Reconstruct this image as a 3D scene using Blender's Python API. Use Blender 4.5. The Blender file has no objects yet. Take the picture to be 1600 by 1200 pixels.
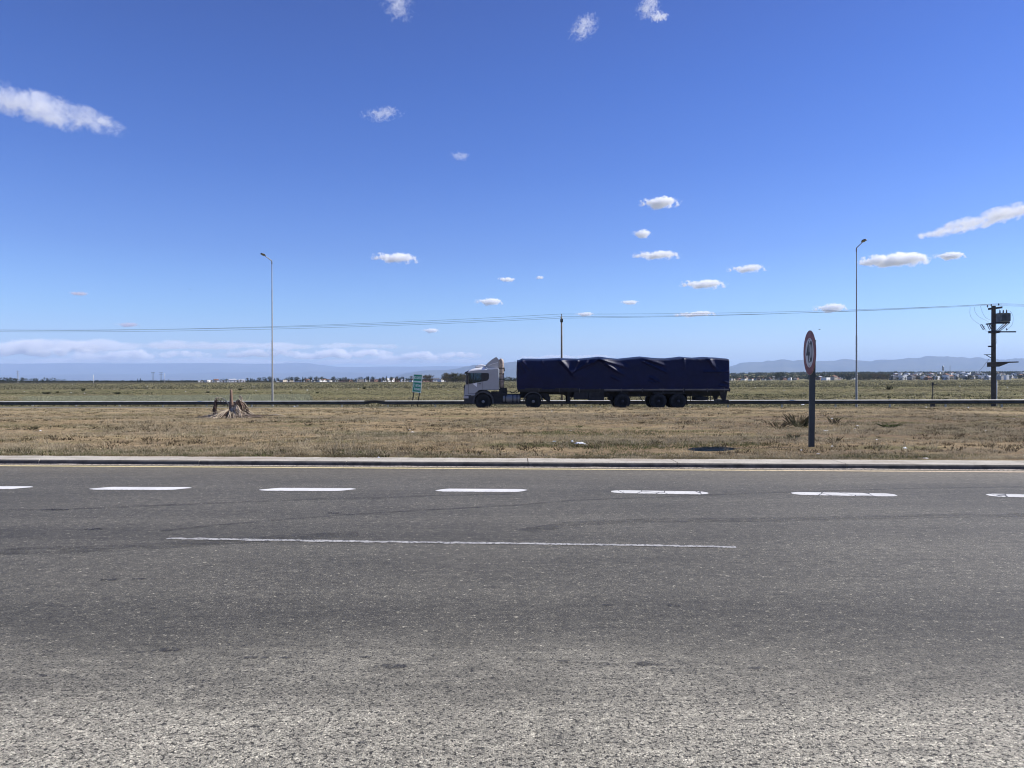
import bpy, math, random
import numpy as np
from mathutils import Vector, Matrix, Euler, noise as mnoise

R = math.radians
SC = bpy.context.scene
COL = SC.collection
rng = random.Random(7)

# ------------------------------------------------------------------ camera
F = 1164.0                      # focal length in photograph pixels (1600 wide)
PITCH, ROLL = R(0.32), R(-0.172)
CAMH = 1.6
cam = bpy.data.cameras.new('camera')
cam.sensor_fit = 'HORIZONTAL'; cam.sensor_width = 36.0; cam.lens = 36.0 * F / 1600
cam.clip_start = 0.05; cam.clip_end = 200000
camo = bpy.data.objects.new('camera', cam); COL.objects.link(camo)
CM = Euler((R(90) - PITCH, 0, 0)).to_matrix() @ Matrix.Rotation(ROLL, 3, 'Z')
camo.matrix_world = Matrix.Translation((0, 0, CAMH)) @ CM.to_4x4()
SC.camera = camo

def ray(px, py):
    d = CM @ Vector(((px - 800) / F, (600 - py) / F, -1))
    return d / d.y                                  # per metre of depth (Y)

def P(px, py, D):                                   # the point of the place that lies D metres ahead
    return Vector((0, 0, CAMH)) + ray(px, py) * D

# ------------------------------------------------------------------ sky, sun, exposure
SUN_AZ, SUN_EL = R(80), R(42)                       # azimuth clockwise from +Y
w = bpy.data.worlds.new('World'); SC.world = w; w.use_nodes = True
wt = w.node_tree; wt.nodes.clear()
sky = wt.nodes.new('ShaderNodeTexSky'); sky.sky_type = 'NISHITA'; sky.sun_disc = False
sky.sun_elevation = SUN_EL; sky.sun_rotation = SUN_AZ
sky.altitude = 400; sky.air_density = 1.25; sky.dust_density = 0.5; sky.ozone_density = 3.0
# clearer, bluer air than the model's: scale each channel of the sky by elevation
tc = wt.nodes.new('ShaderNodeTexCoord'); sx = wt.nodes.new('ShaderNodeSeparateXYZ'); wt.links.new(tc.outputs['Generated'], sx.inputs[0])
cr = wt.nodes.new('ShaderNodeValToRGB'); wt.links.new(sx.outputs[2], cr.inputs[0])
SKYK = [(0.0,(.70,.91,1.58)),(.042,(.74,.94,1.55)),(.085,(.62,.85,1.38)),(.165,(.47,.64,1.18)),(.268,(.355,.525,1.08)),(.367,(.305,.465,1.0)),(.448,(.295,.42,.91)),(1.0,(.29,.41,.85))]
while len(cr.color_ramp.elements) < len(SKYK): cr.color_ramp.elements.new(0.5)
for e, (p_, c_) in zip(cr.color_ramp.elements, SKYK): e.position = p_; e.color = (c_[0]/1.6, c_[1]/1.6, c_[2]/1.6, 1)
hs0 = wt.nodes.new('ShaderNodeVectorMath'); hs0.operation = 'MULTIPLY'
hs = wt.nodes.new('ShaderNodeVectorMath'); hs.operation = 'SCALE'; hs.inputs['Scale'].default_value = 1.6
wt.links.new(sky.outputs[0], hs0.inputs[0]); wt.links.new(cr.outputs[0], hs0.inputs[1])
bg = wt.nodes.new('ShaderNodeBackground'); bg.inputs['Strength'].default_value = 0.0855
wo = wt.nodes.new('ShaderNodeOutputWorld')
wt.links.new(hs0.outputs[0], hs.inputs[0]); wt.links.new(hs.outputs[0], bg.inputs[0]); wt.links.new(bg.outputs[0], wo.inputs[0])
sl = bpy.data.lights.new('sun', 'SUN'); sl.energy = 5.0; sl.angle = R(0.53); sl.color = (1.0, 0.95, 0.87)
so = bpy.data.objects.new('sun', sl); COL.objects.link(so)
sd = Vector((math.sin(SUN_AZ) * math.cos(SUN_EL), math.cos(SUN_AZ) * math.cos(SUN_EL), math.sin(SUN_EL)))
so.rotation_euler = sd.to_track_quat('Z', 'Y').to_euler(); so.location = (20, 5, 40)
SC.view_settings.view_transform = 'Standard'; SC.view_settings.look = 'None'
SC.view_settings.exposure = 0.6; SC.view_settings.gamma = 1.0
SC.view_settings.use_curve_mapping = False
SC.cycles.volume_bounces = 32
SC.cycles.max_bounces = 32
SC.cycles.filter_width = 1.1
SC.cycles.use_denoising = True

# ------------------------------------------------------------------ node helper
class NT:
    def __init__(s, name):
        s.m = bpy.data.materials.new(name); s.m.use_nodes = True
        s.t = s.m.node_tree; s.t.nodes.clear()
        s.out = s.t.nodes.new('ShaderNodeOutputMaterial')
    def n(s, ty, **kw):
        o = s.t.nodes.new(ty)
        for k, v in kw.items(): setattr(o, k, v)
        return o
    def put(s, sock, v):
        if v is None: return
        if hasattr(v, 'default_value') or hasattr(v, 'is_linked'): s.t.links.new(v, sock)
        elif isinstance(v, (tuple, list)):
            if sock.type == 'RGBA' and len(v) == 3: v = tuple(v) + (1,)
            sock.default_value = v
        else:
            if sock.type == 'RGBA': v = (v, v, v, 1)
            elif sock.type == 'VECTOR': v = (v, v, v)
            sock.default_value = v
    def coord(s, kind='Object'): return s.n('ShaderNodeTexCoord').outputs[kind]
    def pos(s): return s.n('ShaderNodeNewGeometry').outputs['Position']
    def rand(s): return s.n('ShaderNodeNewGeometry').outputs['Random Per Island']
    def objrand(s): return s.n('ShaderNodeObjectInfo').outputs['Random']
    def scale(s, v, sc):
        o = s.n('ShaderNodeVectorMath', operation='MULTIPLY'); s.put(o.inputs[0], v); s.put(o.inputs[1], sc); return o.outputs[0]
    def vadd(s, v, sc):
        o = s.n('ShaderNodeVectorMath', operation='ADD'); s.put(o.inputs[0], v); s.put(o.inputs[1], sc); return o.outputs[0]
    def length(s, v):
        o = s.n('ShaderNodeVectorMath', operation='LENGTH'); s.put(o.inputs[0], v); return o.outputs['Value']
    def noise(s, vec, scale, detail=3, rough=0.55, w=None, dist=0):
        o = s.n('ShaderNodeTexNoise')
        if w is not None: o.noise_dimensions = '4D'; s.put(o.inputs['W'], w)
        s.put(o.inputs['Vector'], vec); s.put(o.inputs['Scale'], scale); s.put(o.inputs['Detail'], detail)
        s.put(o.inputs['Roughness'], rough); s.put(o.inputs['Distortion'], dist)
        return o.outputs['Fac']
    def vor(s, vec, scale, feature='F1', out='Distance', rnd=1):
        o = s.n('ShaderNodeTexVoronoi', feature=feature); s.put(o.inputs['Vector'], vec); s.put(o.inputs['Scale'], scale)
        s.put(o.inputs['Randomness'], rnd); return o.outputs[out]
    def ramp(s, fac, stops, interp='LINEAR'):
        o = s.n('ShaderNodeValToRGB'); s.put(o.inputs[0], fac); cr = o.color_ramp; cr.interpolation = interp
        while len(cr.elements) < len(stops): cr.elements.new(0.5)
        for e, (p, c) in zip(cr.elements, stops):
            e.position = p; e.color = (c, c, c, 1) if not isinstance(c, (tuple, list)) else tuple(c) + (1,)
        return o.outputs[0]
    def mix(s, f, a, b, bt='MIX'):
        o = s.n('ShaderNodeMix', data_type='RGBA', blend_type=bt); s.put(o.inputs[0], f); s.put(o.inputs[6], a); s.put(o.inputs[7], b); return o.outputs[2]
    def math(s, op, a, b=0, c=None, clamp=False):
        o = s.n('ShaderNodeMath', operation=op); o.use_clamp = clamp; s.put(o.inputs[0], a); s.put(o.inputs[1], b)
        if c is not None: s.put(o.inputs[2], c)
        return o.outputs[0]
    def mapr(s, v, a, b, c=0, d=1, smooth=False):
        o = s.n('ShaderNodeMapRange'); o.interpolation_type = 'SMOOTHSTEP' if smooth else 'LINEAR'
        for i, x in enumerate((v, a, b, c, d)): s.put(o.inputs[i], x)
        return o.outputs[0]
    def sep(s, v):
        o = s.n('ShaderNodeSeparateXYZ'); s.put(o.inputs[0], v); return o.outputs
    def comb(s, x, y, z):
        o = s.n('ShaderNodeCombineXYZ'); s.put(o.inputs[0], x); s.put(o.inputs[1], y); s.put(o.inputs[2], z); return o.outputs[0]
    def bump(s, h, strength=0.5, dist=0.01, normal=None):
        o = s.n('ShaderNodeBump'); s.put(o.inputs['Strength'], strength); s.put(o.inputs['Distance'], dist); s.put(o.inputs['Height'], h)
        if normal is not None: s.put(o.inputs['Normal'], normal)
        return o.outputs[0]
    def pbr(s, col, rough=0.7, metal=0.0, normal=None, spec=0.5, alpha=None, trans=None, coat=None, sheen=None):
        o = s.n('ShaderNodeBsdfPrincipled'); s.put(o.inputs['Base Color'], col); s.put(o.inputs['Roughness'], rough)
        s.put(o.inputs['Metallic'], metal); s.put(o.inputs['Specular IOR Level'], spec)
        if normal is not None: s.put(o.inputs['Normal'], normal)
        if alpha is not None: s.put(o.inputs['Alpha'], alpha)
        if trans is not None: s.put(o.inputs['Transmission Weight'], trans)
        if coat is not None: s.put(o.inputs['Coat Weight'], coat)
        s.t.links.new(o.outputs[0], s.out.inputs['Surface']); return s.m

def simple(name, col, rough=0.6, metal=0.0, var=0.25, scale=6.0, bump=0.0, spec=0.5, coat=None):
    n = NT(name); p = n.coord('Object')
    f = n.noise(p, scale, 4, 0.6)
    dark = tuple(c * (1 - var) for c in col); lite = tuple(min(1, c * (1 + var * 0.6)) for c in col)
    c = n.ramp(f, [(0.3, dark), (0.7, lite)])
    r = n.mapr(f, 0.3, 0.7, min(1, rough + 0.08), max(0.05, rough - 0.08))
    nm = n.bump(n.noise(p, scale * 8, 3), bump, 0.005) if bump else None
    return n.pbr(c, r, metal, nm, spec, coat=coat)

# ------------------------------------------------------------------ mesh helper
class MB:
    def __init__(s): s.v = []; s.f = []; s.mi = []; s.cur = 0; s.sm = []; s.smooth = False
    def mat(s, i): s.cur = i; return s
    def _f(s, idx): s.f.append(tuple(idx)); s.mi.append(s.cur); s.sm.append(s.smooth)
    def box(s, a, b, M=None, taper=None):
        x0, y0, z0 = a; x1, y1, z1 = b; n = len(s.v)
        pts = [(x0,y0,z0),(x1,y0,z0),(x1,y1,z0),(x0,y1,z0),(x0,y0,z1),(x1,y0,z1),(x1,y1,z1),(x0,y1,z1)]
        if taper:
            cx, cy = (x0+x1)/2, (y0+y1)/2
            pts = pts[:4] + [(cx+(p[0]-cx)*taper, cy+(p[1]-cy)*taper, p[2]) for p in pts[4:]]
        if M is not None: pts = [tuple(M @ Vector(p)) for p in pts]
        s.v += pts
        for q in ((3,2,1,0),(4,5,6,7),(0,1,5,4),(1,2,6,5),(2,3,7,6),(3,0,4,7)): s._f([n+i for i in q])
        return s
    def prism(s, poly, y0, y1, M=None, axis='Y', y1poly=None):
        """poly of (x, z) extruded along y (axis Y), or (x, y) along z (axis Z)"""
        n = len(s.v); k = len(poly); other = y1poly or poly
        mk = (lambda p, t: (p[0], t, p[1])) if axis == 'Y' else ((lambda p, t: (p[0], p[1], t)) if axis == 'Z' else (lambda p, t: (t, p[0], p[1])))
        pts = [mk(p, y0) for p in poly] + [mk(p, y1) for p in other]
        if M is not None: pts = [tuple(M @ Vector(p)) for p in pts]
        s.v += pts
        s._f(range(n, n+k)); s._f(range(n+2*k-1, n+k-1, -1))
        for i in range(k): j = (i+1) % k; s._f((n+i, n+k+i, n+k+j, n+j))
        return s
    def tube(s, path, rad, seg=8, cap=True):
        path = [Vector(p) for p in path]; m = len(path)
        if not hasattr(rad, '__len__'): rad = [rad] * m
        n = len(s.v); up = None
        for i, p in enumerate(path):
            t = (path[min(i+1, m-1)] - path[max(i-1, 0)]).normalized()
            if up is None:
                up = Vector((0,0,1)) if abs(t.z) < 0.9 else Vector((1,0,0))
            a = t.cross(up).normalized(); b = a.cross(t).normalized(); up = b
            for j in range(seg):
                an = 2*math.pi*j/seg; s.v.append(tuple(p + a*math.cos(an)*rad[i] + b*math.sin(an)*rad[i]))
        sm = s.smooth; s.smooth = seg > 5
        for i in range(m-1):
            for j in range(seg):
                k = (j+1) % seg; s._f((n+i*seg+j, n+i*seg+k, n+(i+1)*seg+k, n+(i+1)*seg+j))
        s.smooth = False
        if cap: s._f(range(n+seg-1, n-1, -1)); s._f(range(n+(m-1)*seg, n+m*seg))
        s.smooth = sm; return s
    def lathe(s, prof, c=(0,0,0), axis='Z', seg=24):
        """prof of (r, t) along the axis"""
        n = len(s.v); k = len(prof)
        for r, t in prof:
            for j in range(seg):
                a = 2*math.pi*j/seg; x, y = r*math.cos(a), r*math.sin(a)
                p = (x, y, t) if axis == 'Z' else ((x, t, y) if axis == 'Y' else (t, x, y))
                s.v.append((c[0]+p[0], c[1]+p[1], c[2]+p[2]))
        sm = s.smooth; s.smooth = True
        for i in range(k-1):
            for j in range(seg):
                q = (j+1) % seg; s._f((n+i*seg+j, n+i*seg+q, n+(i+1)*seg+q, n+(i+1)*seg+j))
        s.smooth = False
        if prof[0][0] > 1e-6: s._f(range(n+seg-1, n-1, -1))
        if prof[-1][0] > 1e-6: s._f(range(n+(k-1)*seg, n+k*seg))
        s.smooth = sm; return s
    def grid(s, fn, nu, nv):
        n = len(s.v)
        for i in range(nu+1):
            for j in range(nv+1): s.v.append(tuple(fn(i/nu, j/nv)))
        for i in range(nu):
            for j in range(nv):
                a = n+i*(nv+1)+j; s._f((a, a+1, a+nv+2, a+nv+1))
        return s
    def quad(s, *p):
        n = len(s.v); s.v += [tuple(x) for x in p]; s._f(range(n, n+len(p))); return s
    def mesh(s, name, mats, smooth=None, fix=True):
        me = bpy.data.meshes.new(name); me.from_pydata(s.v, [], s.f)
        if not isinstance(mats, (list, tuple)): mats = [mats]
        for m in mats: me.materials.append(m)
        me.polygons.foreach_set('material_index', s.mi)
        me.polygons.foreach_set('use_smooth', [True]*len(s.f) if smooth else ([False]*len(s.f) if smooth is False else s.sm))
        if fix:
            import bmesh
            bm = bmesh.new(); bm.from_mesh(me); bmesh.ops.recalc_face_normals(bm, faces=bm.faces); bm.to_mesh(me); bm.free()
        me.update(); return me
    def build(s, name, mats, parent=None, smooth=None, fix=True, bevel=0):
        o = bpy.data.objects.new(name, s.mesh(name, mats, smooth, fix)); COL.objects.link(o)
        if parent is not None: o.parent = parent
        if bevel:
            b = o.modifiers.new('bevel', 'BEVEL'); b.width = bevel; b.segments = 2; b.limit_method = 'ANGLE'; b.angle_limit = R(40)
        return o

def tag(o, label=None, cat=None, group=None, kind=None):
    if label: o['label'] = label
    if cat: o['category'] = cat
    if group: o['group'] = group
    if kind: o['kind'] = kind
    return o

def empty(name, loc=(0,0,0), rz=0, label=None, cat=None, group=None):
    o = bpy.data.objects.new(name, None); o.empty_display_size = 0.2; COL.objects.link(o)
    o.location = loc; o.rotation_euler = (0, 0, rz); return tag(o, label, cat, group)

def copy_tree(o, parent=None):
    c = o.copy(); COL.objects.link(c)
    if parent is not None: c.parent = parent
    for ch in [x for x in bpy.data.objects if x.parent == o]: copy_tree(ch, c)
    return c

def text_mesh(txt, size, name, mat, parent, M, bold=0.02, extrude=0.003, width=None, align='CENTER'):
    cu = bpy.data.curves.new(name, 'FONT'); cu.body = txt; cu.size = size; cu.extrude = extrude; cu.offset = bold * size
    cu.align_x = align; cu.align_y = 'CENTER'
    t = bpy.data.objects.new(name + '_src', cu); COL.objects.link(t)
    dg = bpy.context.evaluated_depsgraph_get()
    me = bpy.data.meshes.new_from_object(t.evaluated_get(dg)); bpy.data.objects.remove(t)
    if width:
        xs = [v.co.x for v in me.vertices]; k = width / max(1e-6, max(xs) - min(xs))
        for v in me.vertices: v.co.x *= k
    me.transform(M); me.materials.clear(); me.materials.append(mat)
    o = bpy.data.objects.new(name, me); COL.objects.link(o); o.parent = parent; return o

def smooth01(t): t = max(0.0, min(1.0, t)); return t*t*(3-2*t)

# ------------------------------------------------------------------ lie of the land
def yk(x): return 13.62 - 0.0764 * x                # foot of the kerb
def yr(x): return 57.5 - 0.12 * x if -200 < x < 200 else (57.5 - 0.12 * (200 if x > 0 else -200))
CREST, RD0, RD1 = 0.70, 0.745, 0.885
def crest_z(x): return -0.062 + 0.0016 * max(-60, min(60, x))
def far_rise(x, y):
    t = smooth01((y - 1180) / 1400.0) * smooth01((x - 380) / 500.0)
    return 21.0 * t
def ground_z(x, y):
    t = (y - yk(x)) / (yr(x) - yk(x))
    cz = crest_z(x)
    if t < CREST:
        u = max(0, t / CREST)
        z = 0.095 + (cz - 0.095) * u + 0.06 * math.sin(u * math.pi)
        z += 0.02 * mnoise.noise(Vector((x*0.35, y*0.35, 0))) * min(1, u*6)
        return z
    if t < RD0: return cz + (-0.36 - cz) * smooth01((t - CREST) / (RD0 - CREST))
    if t < RD1: return -0.36
    if t < 1.05: return -0.36 - 0.22 * smooth01((t - RD1) / 0.14)
    z = -0.58 + 0.06 * mnoise.noise(Vector((x*0.05, y*0.05, 3.1)))
    return z + far_rise(x, y)
def G(px, py):                                      # where the sight line meets the ground
    r = ray(px, py); o = Vector((0, 0, CAMH)); D = 2.0
    while D < 3000:
        p = o + r * D
        z = 0.0 if p.y < yk(p.x) else ground_z(p.x, p.y)
        if p.z <= z: return Vector((p.x, p.y, z))
        D *= 1.002
    return o + r * D

# ------------------------------------------------------------------ materials of the setting
def mat_asphalt(hw=False):
    n = NT('asphalt'); p = n.pos(); s = n.sep(p)
    warp = n.noise(p, 0.5, 4, 0.6)
    # worn, stone-rich surfacing beside the camera, finer and darker surfacing beyond it
    edge = n.math('ADD', s[1], n.math('MULTIPLY', n.math('SUBTRACT', warp, 0.5), 2.2))
    edge = n.math('ADD', edge, n.math('MULTIPLY', s[0], 0.06))
    near = n.mapr(edge, 2.8, 4.9, 1, 0, True)
    if hw: near = 0.0
    c1 = n.vor(p, 120, out='Color'); rnd = n.sep(c1)[0]
    d1 = n.vor(p, 120)
    grain = n.noise(p, 70, 3, 0.7)
    stone = n.ramp(rnd, [(0.0, (.08,.08,.08)), (0.2, (.18,.178,.177)), (0.55, (.285,.281,.278)), (0.9, (.385,.38,.375)), (1.0, (.60,.59,.58))])
    hole = n.ramp(n.noise(p, 42, 2.5, 0.65), [(0.385, 1.0), (0.425, 0.0)])
    stone = n.mix(n.math('MULTIPLY', hole, .95), stone, (.03, .029, .029))
    fine_r = n.sep(n.vor(p, 150, out='Color'))[1]
    fine = n.ramp(fine_r, [(0.0, (.045,.045,.046)), (0.5, (.082,.081,.08)), (0.93, (.12,.118,.115)), (1.0, (.26,.255,.24))])
    fine = n.mix(n.math('MULTIPLY', hole, n.mapr(edge, 4.0, 7.5, .75, .15)), fine, (.035, .034, .034))
    fleck = n.ramp(n.noise(p, 26, 2, 0.6), [(0.64, 0.0), (0.69, 1.0)])
    fine = n.mix(n.math('MULTIPLY', fleck, 0.8), fine, (.34, .335, .32))
    pit = n.ramp(n.noise(n.scale(p, (1, 1.6, 1)), 9, 4, 0.65), [(0.30, 1.0), (0.345, 0.0)])
    fine = n.mix(n.math('MULTIPLY', pit, 0.6), fine, (.035, .035, .038))
    pr = n.mapr(n.noise(p, 1.3, 3), 0.35, 0.6, -0.25, 0.25)
    nearv = n.math('ADD', near, n.math('MULTIPLY', pr, n.math('MULTIPLY', near, n.math('SUBTRACT', 1.0, near))) if not hw else 0.0, clamp=True)
    c = n.mix(nearv, fine, stone)
    # traffic-polished and oily streaks along the lanes, patches
    st = n.noise(n.scale(p, (0.07, 1.1, 1)), 1.0, 5, 0.6)
    c = n.mix(1.0, c, n.ramp(st, [(0.3, 0.72), (0.5, 1.0), (0.7, 1.22)]), 'MULTIPLY')
    pt = n.noise(p, 0.35, 5, 0.65)
    c = n.mix(1.0, c, n.ramp(pt, [(0.3, 0.82), (0.6, 1.1)]), 'MULTIPLY')
    dust = n.mapr(n.math('ADD', n.math('SUBTRACT', s[1], 13.62), n.math('MULTIPLY', s[0], 0.0764)), -2.6, -0.2, 0, 0.5, True)
    c = n.mix(n.math('MULTIPLY', dust, n.mapr(n.noise(n.scale(p, (0.3, 2, 1)), 2, 4), 0.3, 0.7, 0.4, 1)), c, (.20, .185, .16))
    mid = n.noise(n.scale(p, (0.6, 1, 1)), 13, 5, 0.8)
    c = n.mix(1.0, c, n.ramp(mid, [(0.30, 0.5), (0.45, 0.92), (0.55, 1.1), (0.72, 1.75)]), 'MULTIPLY')
    c = n.mix(1.0, c, (.99, .93, .735), 'MULTIPLY')
    h = n.math('ADD', n.math('MULTIPLY', n.math('SUBTRACT', 1, d1), 0.6), n.math('MULTIPLY', hole, -1.6))
    h = n.math('ADD', h, n.math('MULTIPLY', grain, 0.7))
    bs = n.math('ADD', 0.35, n.math('MULTIPLY', nearv, 0.65))
    nm = n.bump(h, bs, 0.006)
    return n.pbr(c, n.mapr(grain, .3, .7, .78, .62), 0, nm, 0.35)

def mat_verge():
    n = NT('dry_turf'); p = n.pos(); s = n.sep(p)
    a = n.noise(n.scale(p, (0.35, 1, 1)), 0.45, 6, 0.65); b = n.noise(p, 3.5, 5, 0.7); f = n.noise(p, 22, 4, 0.75)
    c = n.ramp(b, [(0.25, (.085,.064,.042)), (0.45, (.165,.13,.085)), (0.62, (.25,.205,.135)), (0.8, (.34,.28,.19))])
    soil = n.ramp(f, [(0.3, (.06,.045,.032)), (0.7, (.15,.115,.085))])
    bare = n.ramp(n.math('ADD', a, n.math('MULTIPLY', n.mapr(s[0], -16, 14, -0.13, 0.12), 1.0)), [(0.44, 0.0), (0.60, 1.0)])
    c = n.mix(n.math('MULTIPLY', bare, 0.75), c, soil)
    g = n.ramp(n.noise(n.scale(p, (0.4, 1, 1)), 0.9, 4, 0.6, w=3.0), [(0.50, 0.0), (0.64, 1.0)])
    c = n.mix(n.math('MULTIPLY', g, 0.55), c, (.085, .095, .042))
    t = n.math('ADD', s[1], n.math('MULTIPLY', s[0], 0.1))
    pale = n.mapr(t, 31, 36, 0, 0.6, True)
    c = n.mix(n.math('MULTIPLY', pale, n.mapr(b, .3, .6, .4, 1)), c, (.27, .225, .145))
    c = n.mix(1.0, c, (1.48, 1.38, 1.17), 'MULTIPLY')
    nm = n.bump(n.math('ADD', b, n.math('MULTIPLY', f, 0.5)), 0.9, 0.08)
    return n.pbr(c, 0.95, 0, nm, 0.1)

def mat_field():
    n = NT('scrub_ground'); p = n.pos(); s = n.sep(p)
    a = n.noise(n.scale(p, (0.25, 1, 1)), 0.02, 6, 0.6); b = n.noise(n.scale(p, (0.5, 1, 1)), 0.22, 5, 0.7); f = n.noise(p, 2.0, 4, 0.75)
    c = n.ramp(b, [(0.3, (.12,.12,.078)), (0.5, (.17,.165,.11)), (0.7, (.23,.205,.15))])
    c = n.mix(n.ramp(a, [(0.42, 0.0), (0.6, 0.8)]), c, (.185, .155, .108))
    c = n.mix(n.ramp(f, [(0.3, 0.6), (0.5, 0.0)]), c, (.055, .058, .036))
    strip = n.math('MULTIPLY', n.mapr(n.math('SUBTRACT', s[1], n.math('MULTIPLY', s[0], 0.25)), 700, 720, 0, 1, True), n.mapr(s[0], -60, -40, 1, 0, True))
    c = n.mix(n.math('MULTIPLY', strip, 0.8), c, (.055, .042, .030))
    c = n.mix(1.0, c, (.92, .90, .60), 'MULTIPLY')
    nm = n.bump(b, 0.6, 0.6)
    return n.pbr(c, 0.95, 0, nm, 0.08)

def mat_blade(name, cols, spec=0.15):
    n = NT(name); r = n.rand()
    k = len(cols); c = n.ramp(r, [(i/(k-1), cols[i]) for i in range(k)])
    patch = n.noise(n.pos(), 1.6, 5, 0.7)
    c = n.mix(1.0, c, n.ramp(patch, [(0.32, 0.6), (0.68, 1.4)]), 'MULTIPLY')
    c = n.mix(1.0, c, (.84, .84, .76), 'MULTIPLY')
    d = n.n('ShaderNodeBsdfDiffuse'); n.put(d.inputs[0], c)
    t = n.n('ShaderNodeBsdfTranslucent'); n.put(t.inputs[0], c)
    m = n.n('ShaderNodeMixShader'); m.inputs[0].default_value = 0.3
    n.t.links.new(d.outputs[0], m.inputs[1]); n.t.links.new(t.outputs[0], m.inputs[2]); n.t.links.new(m.outputs[0], n.out.inputs[0])
    return n.m

def mat_paint(name, col, thr=0.36, crack=True):
    n = NT(name); p = n.pos()
    w_ = n.noise(p, 30, 4, 0.75); c = n.mix(n.ramp(w_, [(thr-.04, 1.0), (thr+.02, 0.0)]), col, (.09, .088, .085))
    c = n.mix(1.0, c, n.ramp(n.noise(p, 3, 4), [(0.3, 0.8), (0.7, 1.0)]), 'MULTIPLY')
    if crack:
        cr = n.vor(n.vadd(n.scale(p, (1, 0.5, 1)), n.scale(n.n('ShaderNodeTexNoise').outputs['Color'], 0.0)), 2.6, 'DISTANCE_TO_EDGE')
        c = n.mix(n.ramp(cr, [(0.012, 1.0), (0.02, 0.0)]), c, (.07, .068, .066))
    return n.pbr(c, 0.6, 0, n.bump(n.noise(p, 80, 3), 0.3, 0.004), 0.3)

M_ASPH = mat_asphalt(); M_VERGE = mat_verge(); M_FIELD = mat_field()
nk = NT('kerb_concrete'); kp = nk.pos()
kc = nk.ramp(nk.noise(kp, 2.2, 6, 0.7), [(0.3, (.30,.275,.22)), (0.5, (.41,.38,.32)), (0.75, (.50,.465,.39))])
kc = nk.mix(nk.ramp(nk.noise(kp, 28, 3, 0.7), [(0.34, 0.7), (0.42, 0.0)]), kc, (.13, .12, .105))
kc = nk.mix(nk.ramp(nk.noise(nk.scale(kp, (0.3, 1, 1)), 1.2, 4, 0.6), [(0.52, 0.0), (0.66, 0.7)]), kc, (.29, .235, .185))
M_KERB = nk.pbr(kc, 0.9, 0, nk.bump(nk.noise(kp, 35, 4), 0.5, 0.01), 0.2)

# ------------------------------------------------------------------ ground sheets
def lin(a, b, n): return [a + (b-a)*i/n for i in range(n+1)]
XS = lin(-160, -60, 16)[:-1] + lin(-60, 60, 150) + lin(60, 160, 16)[1:]

m = MB(); m.quad((-60000,-60000,-1.3), (60000,-60000,-1.3), (60000,60000,-1.3), (-60000,60000,-1.3))
tag(m.build('far_ground', M_FIELD, fix=False), kind='structure')

m = MB(); YS = lin(-30, 0, 4)[:-1] + lin(0, 1, 14)
def road_pt(x, q):
    return (x, -30 + q*30, 0) if q <= 1 else (x, (q-1)*(yk(x) + 0.002), 0)
n0 = len(m.v)
for x in XS:
    for q in lin(0, 2, 20): m.v.append(road_pt(x, q))
for i in range(len(XS)-1):
    for j in range(20):
        a = i*21+j; m._f((a, a+21, a+22, a+1))
road = m.build('road', M_ASPH, fix=False); tag(road, kind='structure')

def band(name, t0, t1, nt_, mat, dz=0.0):
    m = MB()
    for x in XS:
        for t in lin(t0, t1, nt_):
            y = yk(x) + t * (yr(x) - yk(x)); m.v.append((x, y, ground_z(x, y) + dz))
    for i in range(len(XS)-1):
        for j in range(nt_):
            a = i*(nt_+1)+j; m._f((a, a+nt_+1, a+nt_+2, a+1))
    return tag(m.build(name, mat, fix=False, smooth=True), kind='structure')
KW = 0.68
band('grass_verge', 0.012, RD0, 110, M_VERGE)
M_HW = mat_asphalt(True)
band('highway', RD0, RD1, 6, M_HW, 0.0)

m = MB()                                            # the open field, a fan that widens with distance
ts = [RD1 + i*0.03 for i in range(12)]
DS = [62 * (1.055 ** i) for i in range(128)]
DS = [d for d in DS if d < 60000]
US = lin(-1.6, 1.6, 120)
rows = []
for t in ts:
    rows.append([(x, yk(x) + t*(yr(x)-yk(x))) for x in [u*100 for u in US]])
for d in DS:
    k = d + 8; rows.append([(u*(100 + (d-62)*1.0), k) for u in US])
rows = [r for r in rows]
last = rows[len(ts)-1]
rows = rows[:len(ts)] + [r for r in rows[len(ts):] if all(b[1] > a[1] + 1 for a, b in zip(last, r))]
for r in rows:
    for x, y in r: m.v.append((x, y, ground_z(x, y)))
nu = len(US)
for i in range(len(rows)-1):
    for j in range(nu-1):
        a = i*nu+j; m._f((a, a+1, a+nu+1, a+nu))
tag(m.build('field', M_FIELD, fix=False, smooth=True), kind='structure')

# kerb, in one run with joints cut into its mesh
m = MB(); x = -150.0; kh = 0.095
while x < 150:
    L = 3.0 + rng.uniform(-0.4, 0.4); x2 = min(150, x + L)
    nseg = 6
    for k in range(nseg):
        xa = x + (x2-x-0.015)*k/nseg; xb = x + (x2-x-0.015)*(k+1)/nseg
        def sec(xx):
            j = 0.006*mnoise.noise(Vector((xx*1.3, 0, 0))); y = yk(xx)
            return [(xx, y+j, -0.05), (xx, y+0.012+j, kh-0.03), (xx, y+0.035+j, kh-0.006), (xx, y+0.07, kh), (xx, y+KW-0.02, kh+0.006), (xx, y+KW, -0.05)]
        A, B = sec(xa), sec(xb); n = len(m.v); m.v += A + B; c = len(A)
        for q in range(c-1):
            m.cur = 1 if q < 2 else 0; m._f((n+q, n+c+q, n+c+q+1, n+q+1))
        m.cur = 0
        if k == 0: m._f([n+q for q in range(c)])
        if k == nseg-1: m._f([n+c+q for q in range(c)][::-1])
    x = x2
tag(m.build('kerb', [M_KERB, simple('shaded_scuffed_concrete', (.085, .078, .070), 0.9, 0, 0.5, 5)], fix=False), kind='structure')  # front face: shade painted in dark, along with tyre scuffing

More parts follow.
